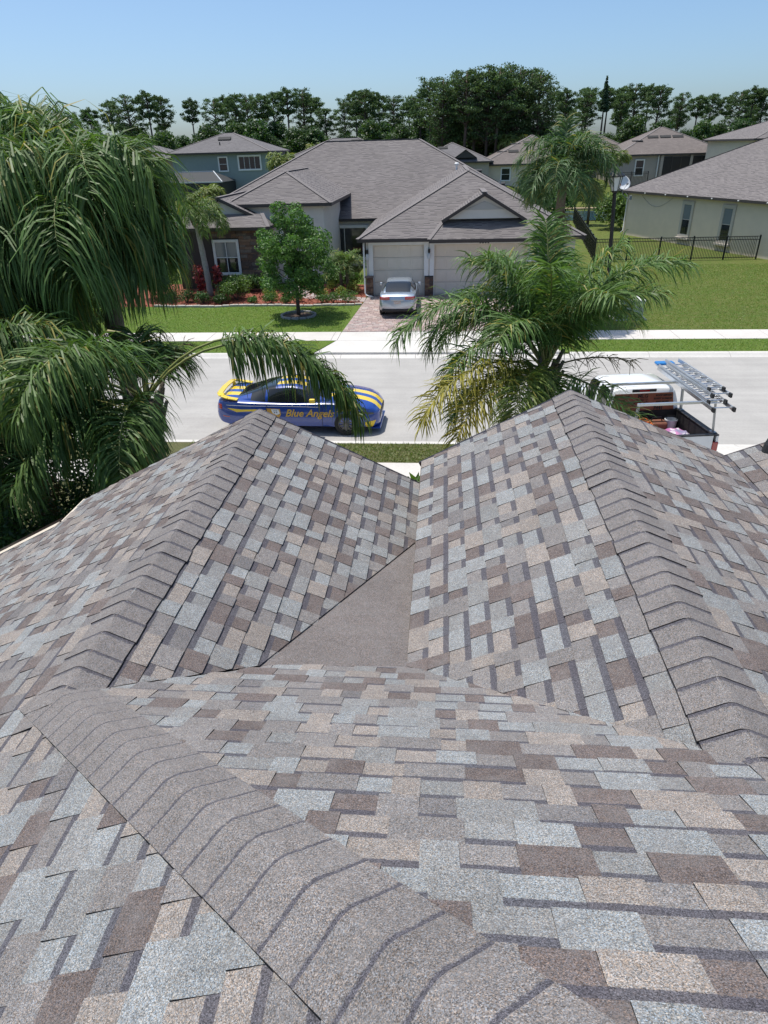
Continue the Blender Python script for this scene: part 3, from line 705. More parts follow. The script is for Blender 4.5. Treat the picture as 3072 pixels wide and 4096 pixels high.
def stones(parent, x0, x1, z0, z1, y, th=.07, h=.085, wl=(.18, .55), face='y', pal=None):
    pal = pal or [(.19, .115, .08), (.25, .155, .105), (.15, .10, .08), (.22, .18, .15), (.12, .09, .08), (.30, .20, .14)]
    ms = [mat('ledge_stone_%d' % i, c, tuple(v*.65 for v in c), 9, .9, .6, 40) for i, c in enumerate(pal)]
    z = z0
    while z < z1-.02:
        hh = min(h*rr.choice((.8, 1, 1, 1.4)), z1-z); x = x0
        while x < x1-.01:
            l = min(rr.uniform(*wl), x1-x)
            if x1-(x+l) < .08: l = x1-x
            d = rr.uniform(-.025, .03)
            if face == 'y': MB().box(x+.005, x+l-.005, y-th-d, y, z+.004, z+hh-.004).build('stone', rr.choice(ms), parent)
            else: MB().box(y, y+th+d, x+.005, x+l-.005, z+.004, z+hh-.004).build('stone', rr.choice(ms), parent)
            x += l
        z += hh
bw = MB().box(-15.6, -10.28, 40.36, 40.5, .1, 3.42).build('stone_wall', mat('stone_backing', (.05, .04, .035)), A)
stones(bw, -11.78, -10.28, .2, 3.40, 40.36, h=.13, wl=(.25, .7)); stones(bw, -13.6, -11.78, .2, .9, 40.36, h=.13, wl=(.3, .7)); stones(bw, -13.5, -11.78, 2.95, 3.40, 40.36, h=.13, wl=(.3, .7))
stones(bw, 40.4, 42, .2, 3.4, -10.28, h=.2, wl=(.5, .8), face='x')
window(A, -13.25, -11.95, 1.05, 2.75, 40.28, 2, 2, .13, pane=[M_GLASS, M_BLIND])
pr_ = MB().box(-4.12, -3.74, 37.5, 37.6, .1, 1.18).build('stone_pier', mat('stone_backing', (.05, .04, .035)), A); stones(pr_, -4.14, -3.74, .1, 1.12, 37.5, h=.1, wl=(.12, .3))
MB().box(-4.2, -3.72, 37.36, 37.6, 1.13, 1.22).build('pier_cap', mat('pier_cap', (.16, .13, .12), rough=.9), pr_)
pr2 = MB().box(-.95, -.47, 37.5, 37.6, .1, 1.18).build('stone_pier', mat('stone_backing', (.05, .04, .035)), A); stones(pr2, -.93, -.49, .1, 1.12, 37.5, h=.1, wl=(.12, .3))
MB().tube([(-4.16, 37.5, 3.0), (-4.2, 37.45, 2.85), (-4.2, 37.45, .35), (-4.12, 37.35, .22), (-3.75, 37.1, .18)], .05, 8).build('downspout', M_WHITE, A, smooth=True)
window(A, -9.5, -7.85, 2.3, 3.6, 41.95, 2, 1, .17); window(A, -9.5, -7.85, .4, 2.0, 41.95, 2, 1, .17)
window(A, -8.2, -5.2, .7, 2.6, 48.34, 2, 1, .18)
def text(body, size, M, m, parent, name='lettering', shear=0, ext=.004, align='LEFT', bold=0):
    cu = bpy.data.curves.new(name, 'FONT'); cu.body = body; cu.size = size; cu.shear = shear; cu.extrude = ext; cu.align_x = align; cu.offset = bold; cu.resolution_u = 2
    to = bpy.data.objects.new(name, cu); C.objects.link(to); dg = bpy.context.evaluated_depsgraph_get(); me = bpy.data.meshes.new_from_object(to.evaluated_get(dg)); bpy.data.objects.remove(to); bpy.data.curves.remove(cu)
    me.transform(M); me.materials.clear(); me.materials.append(m); o = bpy.data.objects.new(name, me); return link(o, parent)
FACE_Y = Matrix.Rotation(math.pi/2, 4, 'X')
text('3500', .27, Matrix.Translation((1.92, 37.53, DT+.02)) @ FACE_Y, mat('number_black', (.03, .03, .03)), A, 'house_number', bold=.006)
for p, mm, w in (((-.55, 47.6+5.5, 0), M_WHITE, 1),):
    z = 3.2+.517*(53.0-48); MB().lathe([(.07, -.1), (.07, .3), (.12, .3), (.16, .42), (.1, .5)], 12, 0, Matrix.Translation((.9, 53.0, z))).build('vent_pipe', M_WHITE, A)
for x, y in ((2.3, 52.2), (1.4, 51), (3.9, 51.6)): MB().lathe([(.05, -.2), (.05, .3)], 8, 0, Matrix.Translation((x, y, 3.2+.517*(min(y-48, 7.1-x+0))))).build('vent_pipe', mat('lead_pipe', (.3, .31, .33), rough=.5), A)
for x, z in ((2.6, 5.9), (4.4, 4.9)): vent_box(A, (x, 57, 3.2+.517*(7.1-x)-.02), .5, .9, .2)
# ---- house on the right, turned towards the bend
B = thing('beige_house', 'beige stucco house with two tall narrow windows beside the black picket fence', 'house', (15.79, 64.18, .12), math.atan2(-.935, .354))
# local x runs along the visible wall towards the street, local y = outward to the left of it is -y? wall faces local -y
rf = RoofMB(); hip_roof(rf, -.45, 26, -.45, 19, 3.5, .5); rf.build('roof', [M_FR, M_SOF, M_CAPF], B)
MB().box(0, 25.4, 0, 18.5, -.3, 3.4).build('wall', M_W2, B)
for x in (7.9, 12.2):
    window(B, x-.42, x+.42, .75, 2.85, -.03, 1, 2, .24, white=mat('beige_trim', (.50, .46, .40), (.46, .42, .37), 5, .8), pane=[M_GLASS, M_BLIND]); MB().box(x-.75, x+.75, -.22, .02, .40, .53).build('window_sill', mat('beige_trim', (.5, .46, .4)), B)
MB().tube([(.12, -.4, 3.35), (.1, -.08, 3.1), (.08, -.08, .35), (.05, -.3, .15)], .05, 8).build('downspout', M_WHITE, B, smooth=True)
c_ = [(2.0+i*.5, -.04, 3.2-.75*math.sin(math.pi*i/8)) for i in range(9)]; MB().tube(c_, .012, 5).build('cable', mat('grey_cable', (.3, .3, .3)), B)
for x in (3, 5.6, 8.2, 10.8, 13.4, 16): MB().lathe([(.03, 0), (.06, .06), (.03, .1)], 8, 0, Matrix.Translation((x, -.5, 3.36))).build('eave_light', mat('bulb_white', (.7, .7, .68), rough=.3), B)
# ---- two storey house far left
D2 = thing('two_storey_house', 'two storey blue green house with a low hip roof behind the palms', 'house', (0, 0, 2.2))
rf = RoofMB(); hip_roof(rf, -31.2, -19.2, 82, 93, 5.15, .36); rf.build('roof', [M_FR3, M_SOF, M_CAPF], D2)
MB().box(-30.7, -19.8, 82.6, 92.5, -.5, 5.1).build('wall', M_W3, D2)
MB().box(-34, -30.7, 84, 91, -.5, 4.6).build('wing_wall', M_W4, D2); rf = RoofMB(); hip_roof(rf, -38, -30.6, 83.3, 92, 4.7, .36); rf.build('wing_roof', [M_FR3, M_SOF, M_CAPF], D2)
window(D2, -25.3, -24.4, 3.3, 4.6, 82.55, 1, 2, .12); window(D2, -23.0, -20.6, 3.4, 4.65, 82.55, 4, 1, .15); window(D2, -21.4, -20.5, .6, 2.1, 82.55, 1, 2, .13)
vent_box(D2, (-25.2, 85.5, 5.15+.36*3.5-.02), 1.4, .6, .22, tilt=math.atan(.36)); MB().lathe([(.07, 0), (.07, .4)], 8, 0, Matrix.Translation((-25.4, 84, 5.75))).build('vent_pipe', M_BLACK, D2)
LN = thing('screen_enclosure', 'dark mesh pool enclosure with sloping roof beside the two storey house', 'screen enclosure', (0, 0, 2.2))
for k, x in enumerate((-29.5, -28, -26.5, -25, -23.7)): MB().box(x-.05, x+.05, 77.2, 77.3, -.5, 2.3).build('post', M_BLACK, LN)
sc = MB(); sc.box(-29.5, -23.7, 77.24, 77.26, -.5, 2.3); sc.box(-23.72, -23.68, 77.3, 82.6, -.5, 2.3); sc.poly([(-29.6, 77.2, 2.35), (-23.6, 77.2, 2.35), (-25.3, 80, 3.3), (-29.6, 80, 3.3)]); sc.poly([(-23.6, 77.2, 2.35), (-23.6, 82.6, 2.35), (-25.3, 80, 3.3)]); sc.build('screen', M_SCREEN, LN)
MB().bar((-29.6, 77.2, 2.36), (-23.6, 77.2, 2.36), .12, .12).bar((-23.6, 77.2, 2.36), (-25.3, 80, 3.33), .1).bar((-25.3, 80, 3.33), (-29.6, 80, 3.33), .1).build('beam', mat('bronze_white', (.5, .52, .53)), LN)
# ---- houses further back
def far_house(name, label, x0, x1, y0, y1, zb, zw, slope, wm, rm, wins=(), vents=(), rz=0, extra=None):
    cx, cy = (x0+x1)/2, (y0+y1)/2; o = thing(name, label, 'house', (cx, cy, zb), rz)
    a, b, c, d = x0-cx, x1-cx, y0-cy, y1-cy
    rf = RoofMB(); hip_roof(rf, a-.5, b+.5, c-.5, d+.5, zw, slope)
    if extra: extra(rf, a, b, c, d)
    rf.build('roof', [rm, M_SOF, M_CAPF], o); MB().box(a, b, c, d, -1, zw-.05).build('wall', wm, o)
    for wx, w_, z0, z1, n_ in wins: window(o, wx-w_/2, wx+w_/2, z0, z1, c-.04, n_, 2, .12)
    for vx, vy in vents:
        run = min(vy-(c-.5), vx-(a-.5), b+.5-vx); vent_box(o, (vx, vy, zw+slope*run-.02), 1.2, .45, .15, tilt=math.atan(slope) if run == vy-(c-.5) else 0)
    return o
far_house('rear_house', 'long low grey roofed house behind the left hip of the garage house roof', -21, -3, 84, 99, 2.4, 2.9, .40, M_W4, M_FR3, [(-6.3, 1.1, .8, 2.2, 1)], [(-1, -1.5), (1.5, -1.0), (3.2, -.8), (-2.5, -4)])
far_house('rear_house', 'house with a small brown dormer gable directly behind the ridge end of the garage house', -3.5, 5.5, 92, 104, 2.5, 3.1, .42, M_W4, M_FR3, [], [(-1.2, -3)],
          extra=lambda rf, a, b, c, d: (rf.face([(1.6, c-.4, 4.4), (1.6, c+4, 4.4), (.2, c+4, 3.5), (.2, c-.4, 3.5)]), rf.face([(1.6, c-.4, 4.4), (1.6, c+4, 4.4), (3.0, c+4, 3.5), (3.0, c-.4, 3.5)]), rf.poly([(.3, c-.3, 3.5), (2.9, c-.3, 3.5), (1.6, c-.3, 4.3)], 1)))
far_house('rear_house', 'pale walled house with four dark roof vents behind the crown of the tall palm', 5.0, 17.5, 93, 106, 2.5, 2.7, .46, M_W2, M_FR2, [(-3.6, 1.0, .9, 2.2, 1), (4.0, 1.0, .9, 2.2, 1)], [(-2.2, -2.2), (-.6, -2.2), (-4, -4), (-2.6, -4.2), (.8, -1.6)])
HB4 = far_house('rear_house', 'brown stucco house with a dark screened porch beyond the pond', 21.2, 33.5, 93, 105, 2.9, 2.95, .45, M_W4, M_FR2, [(-3.6, .9, .7, 2.3, 1)], [(-1.6, -2.6), (-.1, -2.6), (1.4, -2.6), (-3.6, -3.4)])
for x0, x1 in ((-.9, 2.2), (2.5, 5.6)):
    pp = MB().box(x0, x1, -6.25, -6.02, 0, 2.6).build('porch_screen', mat('porch_black', (.012, .012, .014), rough=.5), HB4)
    for k in range(1, 3): MB().box(x0+k*(x1-x0)/3-.04, x0+k*(x1-x0)/3+.04, -6.29, -6.24, 0, 2.6).build('mullion', M_SOF, pp)
MB().box(-1.25, -.92, -6.3, -6.0, -.3, 2.8).build('porch_column', M_W4, HB4); MB().box(2.2, 2.5, -6.3, -6.0, -.3, 2.8).build('porch_column', M_W4, HB4); MB().tube([(-1.5, -6.2, 2.8), (-1.5, -6.2, -.3)], .06, 6).build('downspout', M_WHITE, HB4)
far_house('rear_house', 'house showing a peaked roof between the tall palm and the brown porch house', 17, 27, 108, 120, 2.7, 3.0, .5, M_W4, M_FR2, [], [(-1, -3)])
far_house('upstairs_house', 'two storey pale house rising behind the beige house', 31, 46, 78, 92, .3, 6.9, .33, M_W2, M_FR, [(-6.9, .8, 5.4, 6.4, 1)])
far_house('left_neighbour_house', 'house with a wide grey shingle roof half hidden behind the hanging palm fronds', -46, -20.5, 40, 56, .15, 3.0, .5, M_W4, M_FR, [(8, 1.2, .9, 2.2, 2)], [(0, -3)])
# boundary fences and pond
def fence(label, a, b, h=1.45, post=2.35, gap=.105, z=.12, name='picket_fence', grp=None, zb=None):
    a, b = Vector(a), Vector(b); d = b-a; L = d.length; d.normalize(); o = thing(name, label, 'fence', (a.x, a.y, z), math.atan2(d.y, d.x), grp)
    n_ = max(1, round(L/post)); me = None
    for i in range(n_+1): MB().box(i*L/n_-.04, i*L/n_+.04, -.04, .04, 0, h+.08).build('post', M_BLACK, o)
    for zz in (.12, h-.22, h-.03): MB().box(0, L, -.02, .02, zz, zz+.04).build('rail', M_BLACK, o)
    k = int(L/gap); pk = MB().box(-.013, .013, -.013, .013, .05, h); po = pk.build('picket', M_BLACK, o, loc=(gap, 0, 0))
    for i in range(2, min(k, 300)):
        c = po.copy(); C.objects.link(c); c.location = (i*gap, 0, 0)
    return o
fence('black metal picket fence crossing the lawn to the beige house wall', (10.3, 48.7, 0), (21.0, 48.95, 0))
fence('black metal picket fence running back from the lawn towards the pond', (10.3, 48.72, 0), (13.3, 75, 0), gap=.13)
fence('black metal picket fence in front of the blue pond', (13.35, 75.0, 0), (20, 74.6, 0), gap=.13)
fence('low black picket fence by the brown porch house', (18.5, 91, 0), (24.5, 91.4, 0), h=1.6, gap=.16, z=2.4)
def water_mat():
    m, t, N, b = newmat('pond_water'); b.inputs['Base Color'].default_value = (.02, .06, .10, 1); b.inputs['Roughness'].default_value = .12
    n1 = noise(t, coord(t, (1, 3, 1), 'Position'), 2.2, 4); bump(t, n1.outputs[0], b, .25, .05); return m
setting(MB().prism([(8, 77), (22, 76.4), (26, 82), (24, 88), (12, 89), (6, 84)], .0, .15).build('pond', water_mat()))
setting(MB().prism([(4, 89.3), (12, 88.8), (24, 88.2), (24, 89.6), (12, 90.6), (4, 91)], .1, .36).build('pond_bank', mat('sand', (.42, .34, .22), (.36, .29, .19), 4, .95)))
# ================================================================ vegetation
def leaf_mat(name, rough=.45, trans=.35, spec=.5, hue=(1, 1, 1)):
    m, t, N, b = newmat(name); out = N['Material Output']
    at = t.nodes.new('ShaderNodeVertexColor'); at.layer_name = 'col'
    oi = t.nodes.new('ShaderNodeObjectInfo'); r = ramp(t, oi.outputs['Random'], [(0, .85), (1, 1.15)])
    c = mixc(t, 1, mixc(t, 1, at.outputs[0], hue, 'MULTIPLY'), r, 'MULTIPLY')
    t.links.new(c, b.inputs['Base Color']); b.inputs['Roughness'].default_value = rough; b.inputs['Specular IOR Level'].default_value = spec
    tr = t.nodes.new('ShaderNodeBsdfTranslucent'); t.links.new(mixc(t, 1, c, (1.25, 1.35, .6), 'MULTIPLY'), tr.inputs[0])
    mx = t.nodes.new('ShaderNodeMixShader'); mx.inputs[0].default_value = trans; t.links.new(b.outputs[0], mx.inputs[1]); t.links.new(tr.outputs[0], mx.inputs[2]); t.links.new(mx.outputs[0], out.inputs[0])
    return m
M_FROND = leaf_mat('palm_leaf', .52, .3, .35, (1.8, 1.75, 1.75)); M_LEAF = leaf_mat('broad_leaf', .5, .32, .4, (1.45, 1.55, 1.4)); M_NEED = leaf_mat('pine_needles', .7, .25, .2, (2.3, 2.3, 2.1)); M_DRYF = leaf_mat('dry_leaf', .8, .2, .2)
M_PTR = mat('palm_trunk', (.20, .165, .13), (.12, .10, .08), 14, .9, .8, 30, bd=.03); M_PTW = mat('pale_palm_trunk', (.42, .39, .35), (.30, .275, .25), 8, .9, .5, 40)
M_BARK = mat('bark', (.085, .07, .058), (.05, .042, .036), 14, .95, .8, 40, bd=.02); M_PBARK = mat('pine_bark', (.13, .095, .075), (.075, .058, .05), 3, .95)
M_RACH = mat('frond_stalk', (.17, .21, .06), (.22, .22, .07), 4, .5)
def nrm(a): return a/np.maximum(np.linalg.norm(a, axis=-1, keepdims=True), 1e-9)
def frond(parent, az, e0, L, droop, base=(0, 0, 0), nl=70, ll=.6, wd=.03, hang=.45, col=(.055, .105, .03), tip=(.10, .15, .035), r=None, twist=0.0, stalk=.22, mat_=None, rach=None, bend=0.0, curl=1.5):
    r = r or rng; n = 26; t = np.linspace(0, 1, n)
    el = e0-droop*t**curl; a = az+bend*t**2
    d = np.stack([np.cos(el)*np.cos(a), np.cos(el)*np.sin(a), np.sin(el)], 1)
    p = np.array(base)+np.vstack([[0, 0, 0], np.cumsum((d[1:]+d[:-1])/2*L/(n-1), axis=0)])
    mb = MB(); mb.tube([tuple(q) for q in p[::2]]+[tuple(p[-1])], [max(.004, .026*(1-k/13)+.003) for k in range(14)][:len(p[::2])+1], 5); 
    o = mb.build('frond', rach or M_RACH, parent, smooth=True)
    ts = np.repeat(np.linspace(stalk, .995, nl), 2)+r.uniform(-.006, .006, nl*2); ts = np.clip(ts, 0, .999); sg = np.tile([1, -1], nl)
    idx = ts*(n-1); i0 = idx.astype(int); f = (idx-i0)[:, None]
    pb = p[i0]*(1-f)+p[np.minimum(i0+1, n-1)]*f; tn = nrm(d[i0])
    side = nrm(np.cross(tn, [0, 0, 1.0])); up = np.cross(side, tn)
    plum = r.uniform(-.55, .75, nl*2)[:, None]
    d0 = nrm(side*sg[:, None]*1.0+up*plum+tn*(.35+.5*ts[:, None])+r.normal(0, .2, (nl*2, 3)))
    ln = ll*(.55+.6*np.sin(np.pi*np.clip(.12+.80*ts, 0, 1)))*r.uniform(.8, 1.12, nl*2)
    K = 4; P = [pb]; D = [d0]; cur = d0
    for k in range(K):
        P.append(P[-1]+cur*(ln/K)[:, None]); cur = nrm(cur+np.array([0, 0, -1.0])*(hang*(.6+.4*k))*r.uniform(.4, 1.5, (nl*2, 1))+r.normal(0, .09, (nl*2, 3))); D.append(cur)
    wv = nrm(np.cross(d0, up+r.normal(0, .5, (nl*2, 3)))); W = wd*np.array([.45, .95, .9, .6, .06])
    Q = []; Cc = []
    cbase = np.array(col)[None]*(1-ts[:, None]*.6)+np.array(tip)[None]*ts[:, None]*.6; cbase = cbase*r.uniform(.65, 1.3, (nl*2, 1))
    yel = r.random(nl*2) < .06; cbase[yel] = np.array([.16, .15, .04])
    for k in range(K):
        w0 = nrm(wv-D[k]*np.sum(wv*D[k], 1, keepdims=True)); w1 = nrm(wv-D[k+1]*np.sum(wv*D[k+1], 1, keepdims=True))
        Q.append(np.stack([P[k]-w0*W[k]/2, P[k]+w0*W[k]/2, P[k+1]+w1*W[k+1]/2, P[k+1]-w1*W[k+1]/2], 1)); Cc.append(cbase*(.9+.06*k))
    quads('leaflets', np.concatenate(Q), mat_ or M_FROND, o, np.concatenate(Cc)); return o
def palm_trunk(parent, h, r0, r1, m, lean=(0, 0), boots=True, n=12):
    pts = [(lean[0]*(i/n)**1.5, lean[1]*(i/n)**1.5, h*i/n) for i in range(n+1)]
    MB().tube(pts, [r0*1.25 if i == 0 else (r0+(r1-r0)*i/n)*(1+.05*((i % 2)*2-1)) for i in range(n+1)], 10).build('trunk', m, parent, smooth=True); return pts[-1]
def boots(parent, top, r, n=9, L=.55):
    for k in range(n):
        a = k*2.4; b = Vector((top[0]+math.cos(a)*r*.9, top[1]+math.sin(a)*r*.9, top[2]-.55+.045*k))
        MB().tube([b, b+Vector((math.cos(a)*.1, math.sin(a)*.1, L*.5)), b+Vector((math.cos(a)*.22, math.sin(a)*.22, L))], [.075, .05, .03], 6).build('leaf_base', M_PTR, parent, smooth=True)
dg = math.radians
def queen_palm(label, loc, crown, specs, ll=.62, wd=.03, lean=(0, 0), nl=70, r0=.17, col=(.042, .085, .026), tip=(.075, .12, .03), seed=1, m=None, group=None, name='palm_tree', hang=.45):
    r = np.random.default_rng(seed); o = thing(name, label, 'palm tree', loc, 0, group)
    top = palm_trunk(o, crown, r0, r0*.8, m or M_PTR, lean); boots(o, top, r0*.85)
    for s in specs:
        az, e0, L, dr = s[:4]; kw = s[4] if len(s) > 4 else {}
        kw = {**dict(nl=nl, ll=ll, wd=wd, col=col, tip=tip, hang=hang), **kw}
        frond(o, dg(az), dg(e0), L, dg(dr), base=top, r=r, bend=r.normal(0, .15), **kw)
    return o, top
def dead_frond(o, top, az, L=1.9, seed=0):
    frond(o, dg(az), dg(-25), L, dg(70), base=(top[0], top[1], top[2]-.3), r=np.random.default_rng(seed), nl=45, ll=.5, wd=.018, hang=.9, col=(.16, .10, .055), tip=(.20, .13, .07), mat_=M_DRYF, rach=mat('dry_stalk', (.18, .12, .07)), curl=.8)
def flower_stalk(o, top, az, e0, L, seed=0):
    r = random.Random(seed); mb = MB(); p = Vector(top); a = dg(az); pts = [p]
    for i in range(8):
        e = dg(e0)-i*.09; p = p+Vector((math.cos(e)*math.cos(a), math.cos(e)*math.sin(a), math.sin(e)))*L/8; pts.append(p)
    mb.tube(pts, [.02-.0018*i for i in range(9)], 5)
    for i in range(46):
        q = pts[3+i % 6]; d = Vector((r.gauss(0, .5)+math.cos(a)*.5, r.gauss(0, .5)+math.sin(a)*.5, r.uniform(-.6, .4))).normalized(); l = r.uniform(.18, .34)
        mb.tube([q, q+d*l*.5, q+d*l+Vector((0, 0, -.06))], [.006, .007, .004], 3)
    mb.build('flower_stalk', mat('flower_brown', (.13, .10, .05), (.2, .16, .07), 20, .9), o)
Rf = random.Random(5)
def fill(n, e=(10, 75), L=(2.5, 3.2), dr=(95, 150), az0=0, azr=360):
    return [(az0+azr*(i+Rf.uniform(-.3, .3))/n, Rf.uniform(*e), Rf.uniform(*L), Rf.uniform(*dr)) for i in range(n)]
# left cluster in front of our house
def ragged(n, seed, Lr=(2.1, 3.3), right=.62):
    q = random.Random(seed); out = []
    for i in range(n):
        az = 360*(i*.618 % 1)+q.uniform(-14, 14); e = q.choice((86, 80, 74, 66, 58, 48, 36, 22)); L = q.uniform(*Lr)*(right if math.cos(dg(az)) > .45 else 1)
        out.append((az, e, L, q.uniform(70, 125)+e*.62, dict(ll=q.uniform(.95, 1.4), hang=q.uniform(.8, 2.2), curl=q.uniform(1.1, 2.0), nl=q.choice((70, 90, 110)))))
    return out
pA, tA = queen_palm('tall queen palm with long hanging fronds near the street end of our left gable', (-6.25, 12.4, .12), 6.0, ragged(30, 41)+[(a_, Rf.uniform(-15, 18), Rf.uniform(1.5, 2.2), Rf.uniform(50, 80), dict(ll=1.2, hang=1.8)) for a_ in (180, 215, 250, 285, 320, 350, 140)]+[(262, 78, 3.0, 150), (225, 76, 3.1, 150), (300, 80, 2.9, 155), (170, 84, 3.3, 95), (140, 80, 3.4, 100), (330, 84, 2.8, 150)],
    ll=1.25, wd=.031, nl=120, seed=2, hang=1.4, r0=.2)
flower_stalk(pA, (tA[0]+.3, tA[1]-.05, tA[2]-2.3), -15, 20, 1.15, 1)
pB, tB = queen_palm('tall queen palm with hanging fronds in front of the grey neighbour roof', (-8.45, 11.9, .12), 5.55, ragged(26, 43, right=1.0)+[(a_, Rf.uniform(-15, 18), Rf.uniform(1.6, 2.3), Rf.uniform(50, 80), dict(ll=1.2, hang=1.8)) for a_ in (200, 240, 275, 310, 345, 20)]+[(60, 84, 3.3, 90), (20, 82, 3.2, 100)],
    ll=1.2, wd=.031, nl=120, seed=3, hang=1.4, r0=.19)
dead_frond(pB, tB, -35, 2.4, 4)
pC, tC = queen_palm('lower queen palm whose fronds reach over the roof edge and the blue sports car', (-4.8, 10.0, .12), 3.65,
    [(3, 52, 4.3, 122, dict(nl=190, hang=1.5, ll=.78, curl=1.15, stalk=.40)), (7, 55, 4.0, 120, dict(nl=110, hang=1.4, ll=.72, curl=1.2, stalk=.42)), (262, 64, 3.3, 128, dict(nl=210, ll=.85, hang=.8)), (228, 42, 3.4, 100, dict(nl=200, ll=.85, hang=1.0)), (205, 32, 3.0, 95, dict(hang=1.1)), (180, 46, 2.9, 110), (150, 50, 2.6, 120), (242, 18, 2.8, 75), (280, 25, 2.4, 95), (110, 60, 2.3, 120), (85, 70, 1.6, 140), (276, 0, 1.9, 65), (195, 8, 2.4, 70)],
    ll=.82, wd=.028, nl=150, seed=4, hang=.95, col=(.040, .082, .022), tip=(.07, .115, .025))
dead_frond(pC, tC, 168, 1.9, 7); dead_frond(pC, tC, 190, 2.1, 8)
flower_stalk(pC, tC, 60, 55, 1.2, 3)
pI, tI = queen_palm('low bushy queen palm beside our gutter with a curtain of hanging leaflets', (-7.3, 9.3, .12), 4.1,
    fill(13, (15, 70), (2.3, 2.9), (110, 160))+[(250, 55, 2.8, 150), (290, 50, 2.6, 150), (330, 45, 2.6, 140), (270, 20, 2.3, 100), (310, 15, 2.2, 95)],
    ll=.95, wd=.028, nl=150, seed=14, hang=1.2, col=(.038, .078, .022), tip=(.065, .105, .025))
dead_frond(pI, tI, -20, 2.2, 17); dead_frond(pI, tI, 10, 2.0, 18)
# right of the middle
pD, tD = queen_palm('queen palm with upswept fronds standing between the two roof gables and the street', (1.9, 12.0, .12), 3.55,
    [(182, 62, 3.5, 128, dict(nl=165)), (174, 66, 3.0, 150, dict(nl=160)), (160, 58, 2.6, 130), (200, 48, 2.5, 125), (8, 73, 3.2, 88, dict(nl=165)), (28, 66, 2.2, 75), (30, 62, 2.5, 110), (95, 84, 2.6, 45), (70, 80, 2.6, 80), (120, 78, 2.7, 80), (140, 70, 2.7, 110), (260, 82, 2.5, 60), (300, 76, 2.5, 80), (235, 70, 2.4, 110), (50, 66, 2.5, 100), (345, 72, 2.5, 85), (85, 62, 2.4, 120), (100, 86, 2.6, 30), (200, 82, 2.5, 60), (330, 84, 2.5, 50), (160, 80, 2.6, 75),
     (216, 26, 3.0, 88, dict(nl=130, col=(.15, .15, .025), tip=(.22, .19, .03))), (224, 12, 2.5, 75, dict(nl=110, col=(.15, .145, .03), tip=(.22, .18, .03))), (246, 24, 2.1, 95, dict(col=(.08, .12, .03), tip=(.13, .15, .035))), (270, 10, 1.8, 80), (318, 2, 2.3, 62, dict(nl=100, col=(.07, .11, .03))), (190, 5, 2.1, 80)],
    ll=.62, wd=.025, nl=140, seed=6, hang=.42, r0=.15, col=(.04, .088, .026))
flower_stalk(pD, tD, -18, 30, 1.5, 5)
# palms beyond the street
pE, tE = queen_palm('tall queen palm with a shaggy brown trunk standing right of the paver driveway', (4.95, 31.2, .12), 6.1, fill(26, (5, 80), (2.0, 2.6), (95, 140))+[(90, 86, 2.0, 20), (0, -10, 1.9, 50, dict(col=(.12, .12, .04))), (200, -15, 1.9, 50, dict(col=(.12, .12, .04)))], ll=.75, wd=.04, nl=66, seed=8, r0=.24, col=(.035, .072, .03), tip=(.06, .10, .035))
dead_frond(pE, (tE[0], tE[1], tE[2]-1.0), -60, 1.3, 2); dead_frond(pE, (tE[0], tE[1], tE[2]-1.2), -85, 1.2, 12)
pF, tF = queen_palm('queen palm with a smooth pale leaning trunk in the mulch bed', (-13.2, 38.2, .14), 4.1, fill(12, (20, 70), (2.0, 2.5), (110, 160))+[(-5, 35, 2.4, 130), (-30, 25, 2.3, 120), (-60, 20, 2.2, 120), (-100, 20, 2.2, 120)], ll=.5, wd=.045, nl=55, seed=9, m=M_PTW, lean=(-.25, 0), col=(.05, .095, .03), tip=(.12, .16, .035))
pG = thing('date_palm', 'small bushy date palm beside the left garage pier', 'palm tree', (-5.4, 39.2, .14))
for i, (dx, h) in enumerate(((0, 1.5), (-.35, 1.2))):
    MB().tube([(dx, 0, 0), (dx, 0, h*.5), (dx*1.3, 0, h)], [.1, .09, .09], 8).build('trunk', M_PTR, pG, smooth=True)
    for s in fill(20, (5, 80), (1.1, 1.4), (70, 120)): frond(pG, dg(s[0]), dg(s[1]), s[2], dg(s[3]), base=(dx*1.3, 0, h), nl=34, ll=.3, wd=.028, hang=.15, col=(.06, .105, .035), tip=(.09, .14, .04), stalk=.1)
# one light palm copied for the distance
pH = thing('palm_tree', 'small yellowish palm rising behind the left roof corner of the garage house', 'palm tree', (-16.4, 76, 2.2))
MB().tube([(0, 0, 0), (.1, 0, 2), (0, 0, 4.0)], [.2, .17, .15], 8).build('trunk', M_PTR, pH, smooth=True)
for s in fill(16, (0, 75), (2.0, 2.4), (80, 130)): frond(pH, dg(s[0]), dg(s[1]), s[2], dg(s[3]), base=(0, 0, 4.0), nl=30, ll=.7, wd=.11, hang=.4, col=(.07, .105, .03), tip=(.12, .14, .035))
for loc, lab, sc in (((-20.3, 61, .2), 'yellow green palm in front of the pool enclosure', .95), ((-16.8, 100, 2.4), 'small palm against the dark trees left of the long grey roof', 1.15), ((10, 108, 2.6), 'pale palm standing at the foot of the tall pine clump', 1.2), ((-2, 104, 2.6), 'palm tuft behind the dormer house roof', 1.0), ((14.2, 72, .2), 'yellowing palm leaning over the pond fence', .75), ((20, 88.5, 2.4), 'feathery palm between the pond and the porch house', .8)):
    dup(pH, loc, Rf.uniform(0, 6), lab, None, sc)
